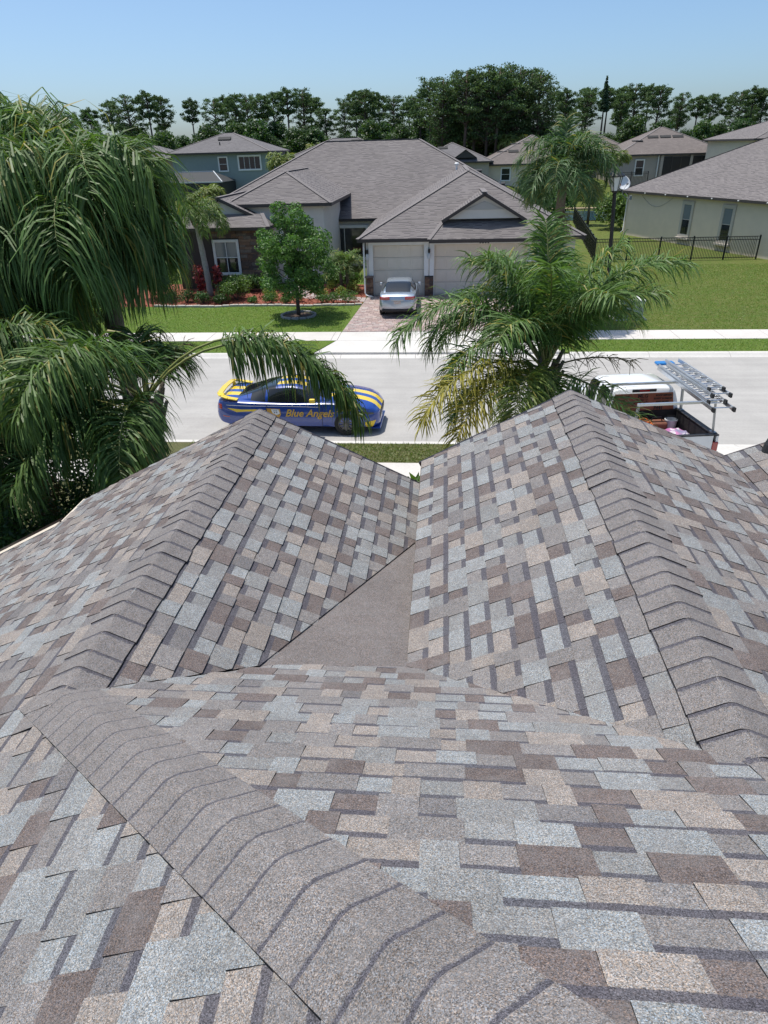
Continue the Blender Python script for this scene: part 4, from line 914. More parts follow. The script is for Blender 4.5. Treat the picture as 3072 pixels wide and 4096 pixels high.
# ---- broadleaf clouds
def leafcloud(cen, rad, n, size, r, cols, flat=1.0, shell=.55):
    """n leaf quads spread over ellipsoids: cen (k,3), rad (k,3)"""
    cen = np.array(cen, float); rad = np.array(rad, float); k = r.choice(len(cen), n, p=(rad.prod(1)**.7)/(rad.prod(1)**.7).sum())
    d = nrm(r.normal(size=(n, 3))); q = (shell+(1-shell)*r.random(n))[:, None]**.7
    P = cen[k]+d*rad[k]*q; nn = nrm(d*.7+r.normal(0, .6, (n, 3))+np.array([0, 0, .35])); a = nrm(np.cross(nn, r.normal(size=(n, 3)))); b = np.cross(nn, a)
    s = size*r.uniform(.6, 1.3, (n, 1)); V = np.stack([P-a*s, P-b*s*.55, P+a*s, P+b*s*.55], 1)
    c = np.array(cols)[r.integers(0, len(cols), n)]*r.uniform(.7, 1.3, (n, 1))
    return V, c
GRN = [(.045, .095, .022), (.06, .12, .028), (.035, .075, .02), (.08, .14, .035)]
ok = thing('oak_tree', 'young round headed oak tree in the front lawn', 'tree', (-7.05, 32.85, .14))
r = np.random.default_rng(21)
tb = MB(); tb.tube([(0, 0, -.1), (.02, 0, .7), (-.03, .02, 1.5), (0, 0, 2.6), (.02, 0, 3.7), (0, 0, 4.6)], [.11, .085, .075, .055, .035, .012], 9)
cc, cr_s = [], []
for i in range(34):
    h = 1.15+3.5*(i/33); w_ = 2.05*math.sin(math.pi*min(1, (h-.75)/4.4)**.75)**.8*Rf.uniform(.55, 1.0); a = i*2.4; c_ = (w_*math.cos(a), w_*math.sin(a), h+Rf.uniform(-.1, .3))
    tb.tube([(0, 0, h*.72), (c_[0]*.5, c_[1]*.5, h*.9), c_], [.03, .02, .006], 5); cc.append(c_); q = Rf.uniform(.42, .68)*(1 if h < 3.8 else .75); cr_s.append((q, q, q*.8))
for i in range(7): cc.append((Rf.uniform(-.5, .5), Rf.uniform(-.5, .5), 1.8+.4*i)); cr_s.append((.7, .7, .5) if i < 5 else (.45, .45, .4))
tb.build('trunk', M_BARK, ok, smooth=True)
V, c = leafcloud(cc, cr_s, 19000, .066, r, GRN, shell=.35); quads('crown', V, M_LEAF, ok, c)
def shrub(label, loc, w, h, n, size, cols, seed, cat='shrub', group=None, d=None, name='shrub', k=14, stem=True):
    r = np.random.default_rng(seed); o = thing(name, label, cat, loc, 0, group); d = d or w
    u = nrm(r.normal(size=(k, 3))); u[:, 2] = np.abs(u[:, 2]); cen = u*np.array([w/2, d/2, h*.62])*.62+np.array([0, 0, h*.32]); rad = np.tile([w*.24, d*.24, h*.26], (k, 1))*r.uniform(.8, 1.25, (k, 1))
    V, c = leafcloud(cen, rad, n, size, r, cols, shell=.5); V[:, :, 2] = np.maximum(V[:, :, 2], .0); quads('foliage', V, M_LEAF, o, c)
    if stem:
        mb = MB()
        for i in range(5): a = i*1.3; mb.tube([(0, 0, -.03), (math.cos(a)*w*.12, math.sin(a)*d*.12, h*.3), (math.cos(a)*w*.28, math.sin(a)*d*.28, h*.6)], [.02, .015, .006], 4)
        mb.build('stem', M_BARK, o)
    return o
DK = [(.03, .065, .018), (.04, .08, .02), (.025, .05, .016)]; LT = [(.075, .125, .03), (.10, .15, .035), (.06, .10, .028)]; YL = [(.12, .15, .03), (.16, .16, .03), (.08, .12, .03)]
GRP = 'clipped shrubs in the mulch bed'
shrub('large rounded yellow green bush at the left of the mulch bed', (-11.25, 36.7, .14), 2.2, 1.35, 3200, .05, LT, 31)
row = 'small clipped green ball shrub in the row behind the pale edging stones'
for i, (x, y, w_) in enumerate(((-9.1, 35.75, .95), (-8.25, 35.7, .65), (-6.35, 35.75, .8), (-5.75, 35.75, .85), (-4.95, 35.75, 1.05), (-10.1, 35.8, .6))): shrub(row, (x, y, .14), w_, w_*.72, 900, .034, GRN, 40+i, group=GRP)
row2 = 'small yellow flecked croton shrub in the mulch bed'
for i, (x, y, w_) in enumerate(((-9.3, 36.7, .75), (-7.75, 36.3, .6), (-6.55, 37.3, .65), (-5.55, 37.4, .7), (-6.2, 38.6, .8), (-4.95, 38.3, .8), (-9.7, 37.3, .6))): shrub(row2, (x, y, .14), w_, w_*.95, 700, .04, YL, 60+i, group='croton shrubs')
row3 = 'low dark shrub at the shaded left end of the mulch bed'
for i, (x, y, w_) in enumerate(((-12.9, 36.0, 1.0), (-13.9, 36.2, 1.1), (-11.9, 35.9, .8), (-14.9, 36.4, 1.1))): shrub(row3, (x, y, .14), w_, w_*.7, 800, .045, DK, 80+i, group='dark bed shrubs')
shrub('clipped dark hedge under the stone wall window', (-11.6, 39.2, .14), 4.2, 1.05, 3600, .06, DK, 91, 'hedge', d=1.0, name='hedge', k=26)
shrub('clipped green hedge under the recessed window beside the garage', (-5.9, 40.6, .14), 3.0, .95, 2600, .06, GRN, 92, 'hedge', d=.9, name='hedge', k=20)
for i, (x, y) in enumerate(((-13.9, 38.6), (-12.55, 37.9))):
    ti = thing('cordyline', 'upright dark red leaved plant beside the pale palm trunk', 'plant', (x, y, .14), 0, 'red leaved plants')
    MB().tube([(0, 0, 0), (.02, 0, .6), (0, 0, 1.3)], [.03, .025, .02], 5).build('stem', M_BARK, ti)
    r = np.random.default_rng(95+i); V, c = leafcloud([(0, 0, 1.3), (0, 0, .9), (.1, 0, .5)], [(.3, .3, .4), (.3, .3, .35), (.28, .28, .3)], 260, .12, r, [(.22, .03, .04), (.12, .02, .03), (.3, .06, .07)], shell=.3); quads('foliage', V, M_LEAF, ti, c)
# big dark shrubs at the left corner of our house, below the palms
for i, (x, y, w_, h) in enumerate(((-5.2, 8.5, 2.3, 2.9), (-6.7, 8.2, 2.4, 3.3), (-8.4, 8.6, 2.8, 3.6), (-4.2, 9.6, 1.8, 2.7), (-6.3, 10.2, 2.4, 3.2))):
    shrub('tall dark small leaved hedge shrub below the palms beside our gutter', (x, y, .1), w_, h, 6500, .045, DK, 110+i, group='hedge shrubs beside our house', k=24)
# shrubs and trees in the left yard across the street
for i, (x, y, w_, h) in enumerate(((-17.5, 33, 2.6, 2.2), (-20.5, 35, 3, 2.6), (-24, 34, 3, 2.4), (-15.8, 37.5, 2.4, 2.6), (-19, 38, 3.2, 2.8))):
    shrub('loose yellow green shrub seen through the hanging palm fronds', (x, y, .12), w_, h, 2200, .085, LT+GRN, 130+i, group='shrubs in the left yard', k=18)
for i, (x, y, w_, h, cl, lb) in enumerate(((15.6, 68.3, 3.6, 3.6, LT, 'loose light green tree beside the corner of the beige house'), (13.9, 84.6, 3, 3.0, GRN, 'small round tree on the grass bank beyond the pond'), (18.4, 91.8, 2.4, 2.2, LT, 'small green shrub by the low fence of the porch house'), (9.2, 74, 4.6, 5.0, DK, 'dark bushy tree behind the right end of the garage house'), (12.6, 92, 3.4, 3.6, YL, 'yellow green shrub on the far grass bank'))):
    shrub(lb, (x, y, terr(x, y)+.1), w_, h, 3000, .13, cl, 150+i, 'tree', name='garden_tree', k=22)
fp = shrub('spiky palmetto tuft at the edge of the near verge', (-.75, 13.2, .12), 1.2, .8, 500, .2, LT, 171, 'plant', name='palmetto', k=8)
# ---- pine wood behind the houses
def pine_proto(seed, clumps, w, start, big=1.0):
    r = np.random.default_rng(seed); rp = random.Random(seed); o = thing('pine_tree', 'tall pine with bare trunk and clumped crown in the wood behind the houses', 'tree', (0, 0, 0), 0, 'pines behind the houses')
    mb = MB(); bx, by = rp.uniform(-.03, .03), rp.uniform(-.03, .03); mb.tube([(0, 0, -.02), (bx, by, .5), (bx*.4, by, .97)], [.016, .012, .004], 6); cen, rad = [], []
    for i in range(clumps):
        t = i/(clumps-1); h = start+(.95-start)*t; a = i*2.4+rp.uniform(-.4, .4); q = w*(math.sin(math.pi*(.22+.68*t))**.8)*rp.uniform(.35, 1.0)
        c = (bx*.5+q*math.cos(a), by+q*math.sin(a), h+rp.uniform(-.01, .03)); mb.tube([(bx*.6, by, h-.05), (c[0]*.6, c[1]*.6, h-.01), c], [.005, .0035, .0015], 4)
        s = rp.uniform(.035, .062)*big; cen.append(c); rad.append((s*rp.uniform(1, 1.7), s*rp.uniform(1, 1.7), s*rp.uniform(.28, .6)))
    mb.build('trunk', M_PBARK, o, smooth=True)
    V, c = leafcloud(cen, rad, 5200, .0095, r, [(.028, .050, .022), (.038, .062, .026), (.05, .075, .03), (.022, .04, .02)], shell=.02); V += r.normal(0, .008, (len(V), 1, 3)); quads('crown', V, M_NEED, o, c); return o
PP = [pine_proto(201, 40, .18, .62, .8), pine_proto(202, 26, .16, .72, .75), pine_proto(203, 52, .21, .55, .85), pine_proto(204, 20, .15, .78, .7), pine_proto(205, 76, .2, .36, 1.0)]
PT = [(-76.96, 128.7, 15.4), (-80.12, 137.2, 15.0), (-66.54, 132.4, 14.4), (-66.11, 138.9, 15.3), (-62.07, 139.5, 16.5), (-52.61, 123.8, 16.0), (-48.02, 122.4, 16.3), (-54.76, 145.4, 17.3), (-43.27, 129.3, 15.5), (-39.42, 128.6, 15.4), (-43.56, 149.9, 17.2), (-37.32, 135.2, 16.5), (-37.75, 145.4, 17.0), (-32.65, 135.3, 16.2), (-31.13, 139.9, 16.9), (-25.74, 126.2, 16.3), (-26.14, 139.8, 17.2), (-25.68, 146.3, 16.5), (-21.47, 136.6, 13.9), (-18.87, 142.8, 15.6), (-16.43, 140.8, 16.5), (-12.58, 123.8, 15.7), (-12.02, 143.2, 16.0), (-9.15, 138.6, 15.5), (-6.28, 130.4, 14.5), (-4.09, 122.9, 14.8), (19.82, 146.2, 16.5), (20.92, 135.2, 15.4), (25.36, 142.1, 16.0), (32.41, 146.6, 16.1), (33.74, 142.0, 16.2), (38.03, 147.8, 16.4), (35.9, 133.1, 15.4), (43.09, 144.4, 14.7), (42.46, 134.4, 13.7), (49.61, 148.2, 14.7), (51.62, 146.6, 14.1), (45.52, 124.7, 13.6), (47.98, 125.8, 14.3), (50.58, 128.1, 14.0)]
PT += [(25.2, 138, 15.5), (28.9, 140, 15.8), (30.4, 137, 14.6)]
TC = [(-2.19, 117.5, 16.4), (-.25, 110.1, 15.6), (1.5, 112.8, 16.5), (2.56, 108.2, 16.4), (4.35, 111.1, 16.8), (6.04, 109.4, 16.8), (7.26, 108.9, 16.8), (9.07, 112.2, 17.2), (10.31, 112.2, 16.9), (12.28, 116.7, 16.9), (13.46, 113.5, 16.4), (5.34, 117, 15.6), (8.67, 116, 15.1), (11.9, 117.9, 14.9), (.56, 113.4, 14.6)]
used = set()
def place_pine(k, x, y, ztop, label=None, wide=1.0):
    h = (ztop-2.6)/.985
    if k in used: o = dup(PP[k], (x, y, 2.6), Rf.uniform(0, 6.28), label, None, (h*wide, h*wide, h))
    else: used.add(k); o = PP[k]; o.location = (x, y, 2.6); o.scale = (h*wide, h*wide, h); 
    if label: o['label'] = label
    return o
PLAB = ('tall pine with a rounded high crown of separate clumps', 'slim pine with a small tuft crown on a long bare trunk', 'spreading pine with a broad open crown above the understorey', 'thin pine with only a few clumps at its very top')
for i, (x, y, z) in enumerate(PT): k = (0, 1, 2, 3, 0, 2, 1)[i % 7]; place_pine(k, x, y, z, PLAB[k], wide=Rf.uniform(.85, 1.15))
for i, (x, y, z) in enumerate(TC): place_pine(4 if i % 3 else 2, x, y, z, 'broad full crowned pine in the tallest clump of the wood', 1.15)['group'] = 'pines of the tallest clump'
for i in range(34):
    x = -92+i*4.9+Rf.uniform(-3, 3); place_pine(Rf.choice((0, 1, 2, 0)), x, Rf.uniform(150, 172), Rf.uniform(10.5, 15)+(-1.5 if x > 40 else 0), 'lower distant pine seen through gaps between the nearer trunks')
# Norfolk pine spire
nf = thing('norfolk_pine', 'slim tiered spire tree standing above the pine tops', 'tree', (27.1, 135, 2.6)); r = np.random.default_rng(77)
MB().tube([(0, 0, 0), (0, 0, 14.3)], [.25, .04], 6).build('trunk', M_PBARK, nf)
cen, rad = [], []
for i in range(16):
    h = 9.4+4.8*i/15; R_ = .85*(1-i/16.5)+.1
    for j in range(6): a = j*1.047+i*.5; cen.append((R_*.6*math.cos(a), R_*.6*math.sin(a), h+Rf.uniform(-.15, .15))); rad.append((R_*.5, R_*.5, .2))
V, c = leafcloud(cen, rad, 3500, .12, r, [(.022, .042, .026), (.03, .05, .03)], shell=.2); quads('crown', V, M_NEED, nf, c)
# understorey
def bushy(seed, cols):
    r = np.random.default_rng(seed); rp = random.Random(seed); o = thing('broadleaf_tree', 'dense dark broadleaf tree below the pines behind the houses', 'tree', (0, 0, 0), 0, 'broadleaf trees below the pines')
    mb = MB(); mb.tube([(0, 0, -.3), (.1, 0, 2), (0, 0, 4.5)], [.22, .17, .06], 6); cen, rad = [], []
    for i in range(26):
        a = i*2.4; h = 1.6+5.2*(i/25); q = 2.5*math.sin(math.pi*min(1, .2+.75*i/25))*rp.uniform(.5, 1); c = (q*math.cos(a), q*math.sin(a), h); cen.append(c); s = rp.uniform(.7, 1.15); rad.append((s, s, s*.75)); mb.tube([(0, 0, h*.6), c], [.06, .02], 4)
    mb.build('trunk', M_BARK, o); V, c = leafcloud(cen, rad, 5200, .17, r, cols, shell=.3); quads('crown', V, M_LEAF, o, c); return o
BU = [bushy(301, DK), bushy(302, [(.03, .06, .018), (.05, .08, .024)]), bushy(303, [(.022, .042, .016), (.035, .058, .02)])]; ub = set()
for i in range(84):
    x = -88+i*1.75+Rf.uniform(-1.4, 1.4); y = Rf.uniform(113, 124) if i % 2 else Rf.uniform(124, 140); k = i % 3; s = Rf.uniform(.8, 1.15)*(1.12 if x < 15 else .95); x *= y/118
    if k in ub: dup(BU[k], (x, y, 2.5), Rf.uniform(0, 6.3), None, None, (s*1.1, s*1.1, s))
    else: ub.add(k); BU[k].location = (x, y, 2.5); BU[k].scale = (s, s, s)
# mown grass blades on the lawns (too many to count)
def blades(name, boxes, n, h, cols, label, z):
    A = np.array([(b[1]-b[0])*(b[3]-b[2]) for b in boxes]); k = rng.choice(len(boxes), n, p=A/A.sum()); Bx = np.array(boxes)[k]
    P = np.c_[rng.uniform(Bx[:, 0], Bx[:, 1]), rng.uniform(Bx[:, 2], Bx[:, 3]), np.full(n, z)]
    a = rng.uniform(0, 6.28, n); s = np.c_[np.cos(a), np.sin(a), np.zeros(n)]*.014; tip = np.c_[rng.normal(0, .03, n), rng.normal(0, .03, n), h*rng.uniform(.6, 1.3, n)]
    V = np.stack([P-s, P+s, P+tip], 1); c = np.array(cols)[rng.integers(0, len(cols), n)]*rng.uniform(.75, 1.25, (n, 1)); tag(quads(name, V, M_LEAF, None, c, 3), label, 'grass', kind='stuff')
blades('lawn_blades', [(-16, -4.5, 29.6, 35.1), (-16, -5.2, 26.25, 28.0), (4.9, 20, 26.25, 28.0), (5.1, 24, 29.6, 47)], 110000, .045, [(.10, .17, .03), (.13, .19, .04), (.17, .18, .055)], 'mown lawn grass across the street', .125)
blades('verge_blades', [(-7, 3.2, 15.65, 16.85), (-7, 3.2, 11, 14.25)], 40000, .05, [(.11, .13, .045), (.16, .15, .07), (.09, .12, .035)], 'dry mown grass on the near verge', .12)
# ================================================================ vehicles
def crv(keys):
    xs = np.array([k[0] for k in keys], float); ys = np.array([k[1] for k in keys], float)
    m = np.gradient(ys, xs)
    d = np.diff(ys)/np.diff(xs)
    for i in range(1, len(xs)-1):
        if d[i-1]*d[i] <= 0: m[i] = 0
        else: m[i] = 2*d[i-1]*d[i]/(d[i-1]+d[i])
    def f(x):
        x = min(max(x, xs[0]), xs[-1]); i = min(max(np.searchsorted(xs, x)-1, 0), len(xs)-2); h = xs[i+1]-xs[i]; t = (x-xs[i])/h
        return float((2*t**3-3*t*t+1)*ys[i]+(t**3-2*t*t+t)*h*m[i]+(-2*t**3+3*t*t)*ys[i+1]+(t**3-t*t)*h*m[i+1])
    return f
def loft(rings, classify, parent, mats, names=None, smooth=True, caps=True, split=()):
    """rings: list of equal-length point lists (half profile y>=0 from bottom centre to top centre); mirrored. classify(i,j,mid)->part key"""
    full = []
    for rg_ in rings: full.append(list(rg_)+[(p[0], -p[1], p[2]) for p in rg_[-2::-1] if True])
    n = len(full[0]); parts = {}
    def add(key, pts):
        mb = parts.setdefault(key, MB()); mb.poly(pts)
    for i in range(len(full)-1):
        for j in range(n-1):
            q = [full[i][j], full[i+1][j], full[i+1][j+1], full[i][j+1]]; jj = j if j < len(rings[0])-1 else n-2-j
            mid = [sum(p[k] for p in q)/4 for k in range(3)]; ky = classify(i, jj, mid); add((ky+('+' if mid[1] > 0 else '-')+str(sum(mid[0] > v for v in split))) if ky == 'side' else ky, q)
    if caps:
        for e in (0, -1): add(classify(0 if e == 0 else len(full)-2, 2, [sum(p[k] for p in full[e])/n for k in range(3)]), full[e] if e else full[e][::-1])
    out = {}
    for key, mb in parts.items():
        nm, mt = mats[key.split('+')[0].split('-')[0]]
        me = bpy.data.meshes.new(nm); bm = bmesh.new(); vm = {}
        for f in mb.f:
            vs_ = []
            for k in f:
                p = mb.v[k]; kk = (round(p[0], 4), round(p[1], 4), round(p[2], 4))
                if kk not in vm: vm[kk] = bm.verts.new(p)
                if vm[kk] not in vs_: vs_.append(vm[kk])
            if len(vs_) >= 3:
                try: bm.faces.new(vs_)
                except ValueError: pass
        bmesh.ops.recalc_face_normals(bm, faces=bm.faces)
        for f in bm.faces: f.smooth = smooth
        bm.to_mesh(me); bm.free(); me.materials.append(mt); o = bpy.data.objects.new(nm, me); link(o, parent); out[key] = o
    return out
def cut_wheels(o, cents, r, depth, hw):
    cs = []
    for (x, z) in cents:
        for s in (-1, 1):
            mb = MB(); mb.lathe([(r, -depth/2), (r, depth/2)], 28, 0, Matrix.Translation((x, s*(hw-depth/2+.1), z)) @ Matrix.Rotation(math.pi/2, 4, 'X')); c = mb.build('cut', M_BLACK)
            md = o.modifiers.new('b', 'BOOLEAN'); md.operation = 'DIFFERENCE'; md.object = c; md.solver = 'EXACT'; cs.append(c)
    dgp = bpy.context.evaluated_depsgraph_get(); dgp.update(); me = bpy.data.meshes.new_from_object(o.evaluated_get(dgp)); o.modifiers.clear(); old = o.data; o.data = me
    for c in cs: bpy.data.objects.remove(c)
    for p in me.polygons: p.use_smooth = True
    try: me.set_sharp_from_angle(angle=R(35))
    except Exception: pass
    return o
M_TYRE = mat('tyre_rubber', (.015, .015, .015), rough=.8)
M_RIMB = mat('dark_rim', (.10, .10, .105), rough=.3, metal=.7); M_RIMS = mat('silver_rim', (.45, .46, .47), rough=.3, metal=.9)
def wheel(parent, x, y, z, r, wd, rim, s):
    Mx = Matrix.Translation((x, y, z)) @ Matrix.Rotation(math.pi/2*(-s), 4, 'X')
    ty = MB().lathe([(r*.66, -wd/2), (r*.93, -wd/2), (r, -wd*.3), (r, wd*.3), (r*.93, wd/2), (r*.68, wd/2), (r*.66, wd*.12)], 28, 0, Mx).build('wheel', M_TYRE, parent, smooth=False)
    rb = MB().lathe([(r*.67, wd*.1), (r*.67, wd*.46), (r*.60, wd*.5), (r*.58, wd*.25), (.02, wd*.2)], 24, 0, Mx)
    for k in range(10):
        a = k*2*math.pi/10; rb.box(-.018, .018, .05, r*.62, wd*.2, wd*.42, 0, Mx @ Matrix.Rotation(a, 4, 'Z'))
    rb.lathe([(.06, wd*.2), (.055, wd*.46), (.01, wd*.47)], 12, 0, Mx); rb.build('rim', rim, ty); return ty
def decal(name, polys, body, m, parent, side=-1, off=.006, sub=.05, axis='y'):
    """flat outlines (x,z) laid onto the body's flank"""
    bm0 = bmesh.new(); bm0.from_mesh(body.data); bv = BVHTree.FromBMesh(bm0); bm0.free()
    bm = bmesh.new()
    for pl in polys:
        f = bm.faces.new([bm.verts.new((p[0], 0, p[1])) for p in pl])
    bmesh.ops.triangulate(bm, faces=bm.faces)
    for _ in range(5):
        es = [e for e in bm.edges if e.calc_length() > sub*1.6]
        if not es: break
        bmesh.ops.subdivide_edges(bm, edges=es, cuts=1); bmesh.ops.triangulate(bm, faces=bm.faces)
    for v in bm.verts:
        h = bv.ray_cast(Vector((v.co.x, side*2.0, v.co.z)), Vector((0, -side, 0)))
        v.co.y = (h[0].y+side*off) if h[0] is not None else side*.9
    me = bpy.data.meshes.new(name); bm.to_mesh(me); bm.free(); me.materials.append(m)
    for p in me.polygons: p.use_smooth = True
    return link(bpy.data.objects.new(name, me), parent)
def text_decal(body_txt, size, pos, m, body, parent, side=-1, shear=0, name='lettering', bold=0):
    o = text(body_txt, size, Matrix.Translation((pos[0], 0, pos[1])) @ FACE_Y, m, parent, name, shear, 0, bold=bold)
    bm0 = bmesh.new(); bm0.from_mesh(body.data); bv = BVHTree.FromBMesh(bm0); bm0.free()
    bm = bmesh.new(); bm.from_mesh(o.data)
    bmesh.ops.triangulate(bm, faces=bm.faces)
    es = [e for e in bm.edges if e.calc_length() > .06]; bmesh.ops.subdivide_edges(bm, edges=es, cuts=1)
    for v in bm.verts:
        h = bv.ray_cast(Vector((v.co.x, side*2.0, v.co.z)), Vector((0, -side, 0))); v.co.y = (h[0].y+side*.009) if h[0] is not None else side*.9
    bm.to_mesh(o.data); bm.free(); return o
def paint(name, c, flake=0, rough=.25):
    m, t, N, b = newmat(name); b.inputs['Base Color'].default_value = (*c, 1); b.inputs['Roughness'].default_value = rough; b.inputs['Metallic'].default_value = flake; b.inputs['Coat Weight'].default_value = .8; b.inputs['Coat Roughness'].default_value = .04
    n1 = noise(t, coord(t), 1.2, 3); t.links.new(mixc(t, 1, c, ramp(t, n1.outputs[0], [(.3, .93), (.7, 1.05)]), 'MULTIPLY'), b.inputs['Base Color']); return m
M_BLUE = paint('blue_wrap', (.012, .055, .30)); M_YEL = paint('yellow_wrap', (.80, .56, .01)); M_GOLD = mat('gold_vinyl', (.62, .38, .06), rough=.4); M_SILV = paint('silver_paint', (.46, .52, .58), .75, .32); M_WPT = paint('white_paint', (.78, .79, .80))
M_CGL = glass_mat('car_glass', (.008, .01, .012), .04); M_TAIL = mat('tail_red', (.35, .01, .01), rough=.15, coat=1); M_HEAD = glass_mat('headlight_glass', (.06, .065, .07), .05); M_PLAST = mat('black_plastic', (.02, .02, .021), rough=.55)
NST = 64
def car(root, L2, w, zb, zt, crown, gh, paintmat, stripe=None, cuts=None, wheel_r=.34, hw=.95, rim=None, wb=None):
    x0, x1 = -L2, L2; xs = [x0+(x1-x0)*(.5-.5*math.cos(math.pi*(i/(NST-1)))*.0+ (i/(NST-1)-.5)) for i in range(NST)]
    rings = []
    for x in xs:
        W, B, T, cw = w(x), zb(x), zt(x), crown(x); H = T-B
        rings.append([(x, 0, B), (x, .80*W, B), (x, .955*W, B+.08), (x, .99*W, B+.30*H), (x, W, B+.52*H), (x, .985*W, B+.76*H), (x, .945*W, T-.045), (x, .86*W, T), (x, min(.40, .72*W), T+cw*.75), (x, min(.12, .3*W), T+cw*.97), (x, 0, T+cw)])
    def cl(i, j, m): return 'stripe' if (stripe and j == 8 and m[2] > .6) else 'body'
    P = loft(rings, cl, root, {'body': ('body', paintmat), 'stripe': ('stripe', stripe or paintmat)})
    body = P['body']
    if cuts:
        cut_wheels(body, [(c, wheel_r+.0) for c in cuts], wheel_r+.055, .30, hw)
        for c in cuts:
            for s in (-1, 1):
                wheel(root, c, s*(hw-.12), wheel_r, wheel_r, .235, rim, s)
                MB().lathe([(wheel_r+.05, -.01), (wheel_r+.05, .01)], 20, 0, Matrix.Translation((c, s*(hw-.31), wheel_r)) @ Matrix.Rotation(math.pi/2, 4, 'X')).build('wheel_well', M_PLAST, root)
    # greenhouse
    gx0, gx1 = gh['x']; n = 40; zr, wbs, wr, belt = gh['zr'], gh['wb'], gh['wr'], gh['belt']; rings = []
    for i in range(n):
        x = gx0+(gx1-gx0)*i/(n-1); Z, a, b, c = zr(x), wbs(x), wr(x), belt(x); Z = max(Z, c+.012)
        rings.append([(x, 0, c-.06), (x, a, c-.05), (x, a, c), (x, a*.62+b*.38, c+(Z-c)*.45), (x, b*1.04, c+(Z-c)*.84), (x, b*.94, c+(Z-c)*.95), (x, .40*min(1, b/.45), c+(Z-c)*.985), (x, .12, Z), (x, 0, Z)])
    sw, ws, rw = gh['side'], gh['ws'], gh['rw']
    def cg(i, j, m):
        if j in (2, 3) and sw[0] < m[0] < sw[1] and not any(abs(m[0]-q) < .04 for q in gh.get('pillars', ())): return 'side'
        if j >= 4 and m[0] > ws: return 'wind'
        if j >= 4 and m[0] < rw: return 'rear'
        if stripe and j == 6: return 'stripe'
        return 'roof'
    loft(rings, cg, root, {'side': ('side_window', M_CGL), 'wind': ('windscreen', M_CGL), 'rear': ('rear_window', M_CGL), 'roof': ('roof', paintmat), 'stripe': ('roof_stripe', stripe or paintmat)}, split=gh.get('pillars', ()))
    return body
# ---- blue and yellow sports car at the near kerb
mu = thing('sports_car', 'blue sports car with yellow stripes and gold lettering parked at the kerb', 'car', (-4.12, 18.72, .0), R(-1.0))
body = car(mu, 2.39, crv([(-2.39, .74), (-2.3, .84), (-1.95, .935), (-1.3, .965), (-.3, .925), (.8, .925), (1.45, .95), (1.95, .91), (2.2, .82), (2.34, .70), (2.39, .60)]),
    crv([(-2.39, .36), (-2.25, .26), (-1.7, .19), (1.8, .17), (2.2, .17), (2.39, .24)]), crv([(-2.39, .84), (-2.33, .97), (-2.1, 1.01), (-1.5, .99), (0, .95), (.9, .97), (1.3, .955), (1.9, .87), (2.2, .77), (2.39, .60)]),
    crv([(-2.39, .01), (-1.6, .02), (.9, .03), (1.6, .05), (2.2, .035), (2.39, .01)]),
    dict(x=(-1.85, .98), zr=crv([(-1.85, 1.0), (-1.45, 1.13), (-1.0, 1.27), (-.5, 1.36), (-.15, 1.38), (.2, 1.33), (.6, 1.15), (.98, .98)]), wb=crv([(-1.85, .70), (-1.2, .84), (-.2, .845), (.6, .82), (.98, .76)]), wr=crv([(-1.85, .55), (-1.0, .56), (-.2, .585), (.3, .60), (.98, .66)]), belt=crv([(-1.85, .985), (0, .95), (.98, .965)]), side=(-1.35, .62), ws=.22, rw=-.62, pillars=(-.86,)),
    M_BLUE, M_YEL, (-1.28, 1.44), .345, .965, M_RIMB)
decal('rear_swoosh', [[(-2.05, .80), (-1.6, .765), (-1.2, .775), (-.89, .75), (-.89, .54), (-.95, .57), (-1.05, .655), (-1.3, .715), (-1.55, .70), (-1.75, .68)]], body, M_YEL, mu)
decal('crest', [[(-.87, .80), (-.47, .78), (-.45, .62), (-.53, .48), (-.67, .38), (-.77, .45), (-.85, .60)]], body, mat('crest_gold', (.60, .33, .06), rough=.4), mu, off=.008)
decal('crest_patch', [[(-.73, .775), (-.51, .77), (-.48, .64), (-.57, .60), (-.69, .66)]], body, mat('crest_white', (.75, .78, .82), rough=.4), mu, off=.012)
for i, (a, b) in enumerate(((-.64, .73), (-.58, .73), (-.63, .68), (-.57, .68))): decal('crest_mark', [[(a-.018, b), (a, b+.018), (a+.018, b), (a, b-.018)]], body, mat('crest_navy', (.02, .03, .10), rough=.4), mu, off=.016)
decal('crest_disc', [[(-.74+.06*math.cos(k*.5236), .53+.06*math.sin(k*.5236)) for k in range(12)]], body, mat('crest_white', (.75, .78, .82)), mu, off=.013)
decal('crest_mark', [[(-.77, .505), (-.71, .505), (-.71, .555), (-.77, .555)]], body, mat('crest_navy', (.02, .03, .10)), mu, off=.018)
text_decal('Blue Angels', .30, (-.33, .56), M_GOLD, body, mu, shear=.35, bold=.006)
text_decal('4', .12, (-.46, .36), M_YEL, body, mu, shear=.3)
decal('front_swoosh', [[(1.15, .70), (1.3, .78), (1.6, .79), (1.85, .70), (1.95, .55), (1.8, .60), (1.6, .745), (1.3, .735)]], body, M_YEL, mu)
decal('front_corner', [[(1.98, .40), (2.30, .42), (2.2, .20), (2.02, .19)]], body, M_YEL, mu); decal('side_light', [[(-2.2, .56), (-1.98, .55), (-1.98, .52), (-2.2, .53)]], body, M_TAIL, mu)
decal('pinstripe', [[(-2.05, .885), (.7, .845), (.7, .83), (-2.05, .87)]], body, mat('white_line', (.7, .7, .72), rough=.4), mu)
for x_ in (-.88, .74): decal('door_gap', [[(x_, .26), (x_+.012, .26), (x_+.04, .92), (x_+.028, .92)]], body, M_PLAST, mu, off=.019)
decal('skirt', [[(-.85, .20), (1.0, .19), (1.0, .235), (-.85, .25)]], body, M_PLAST, mu)
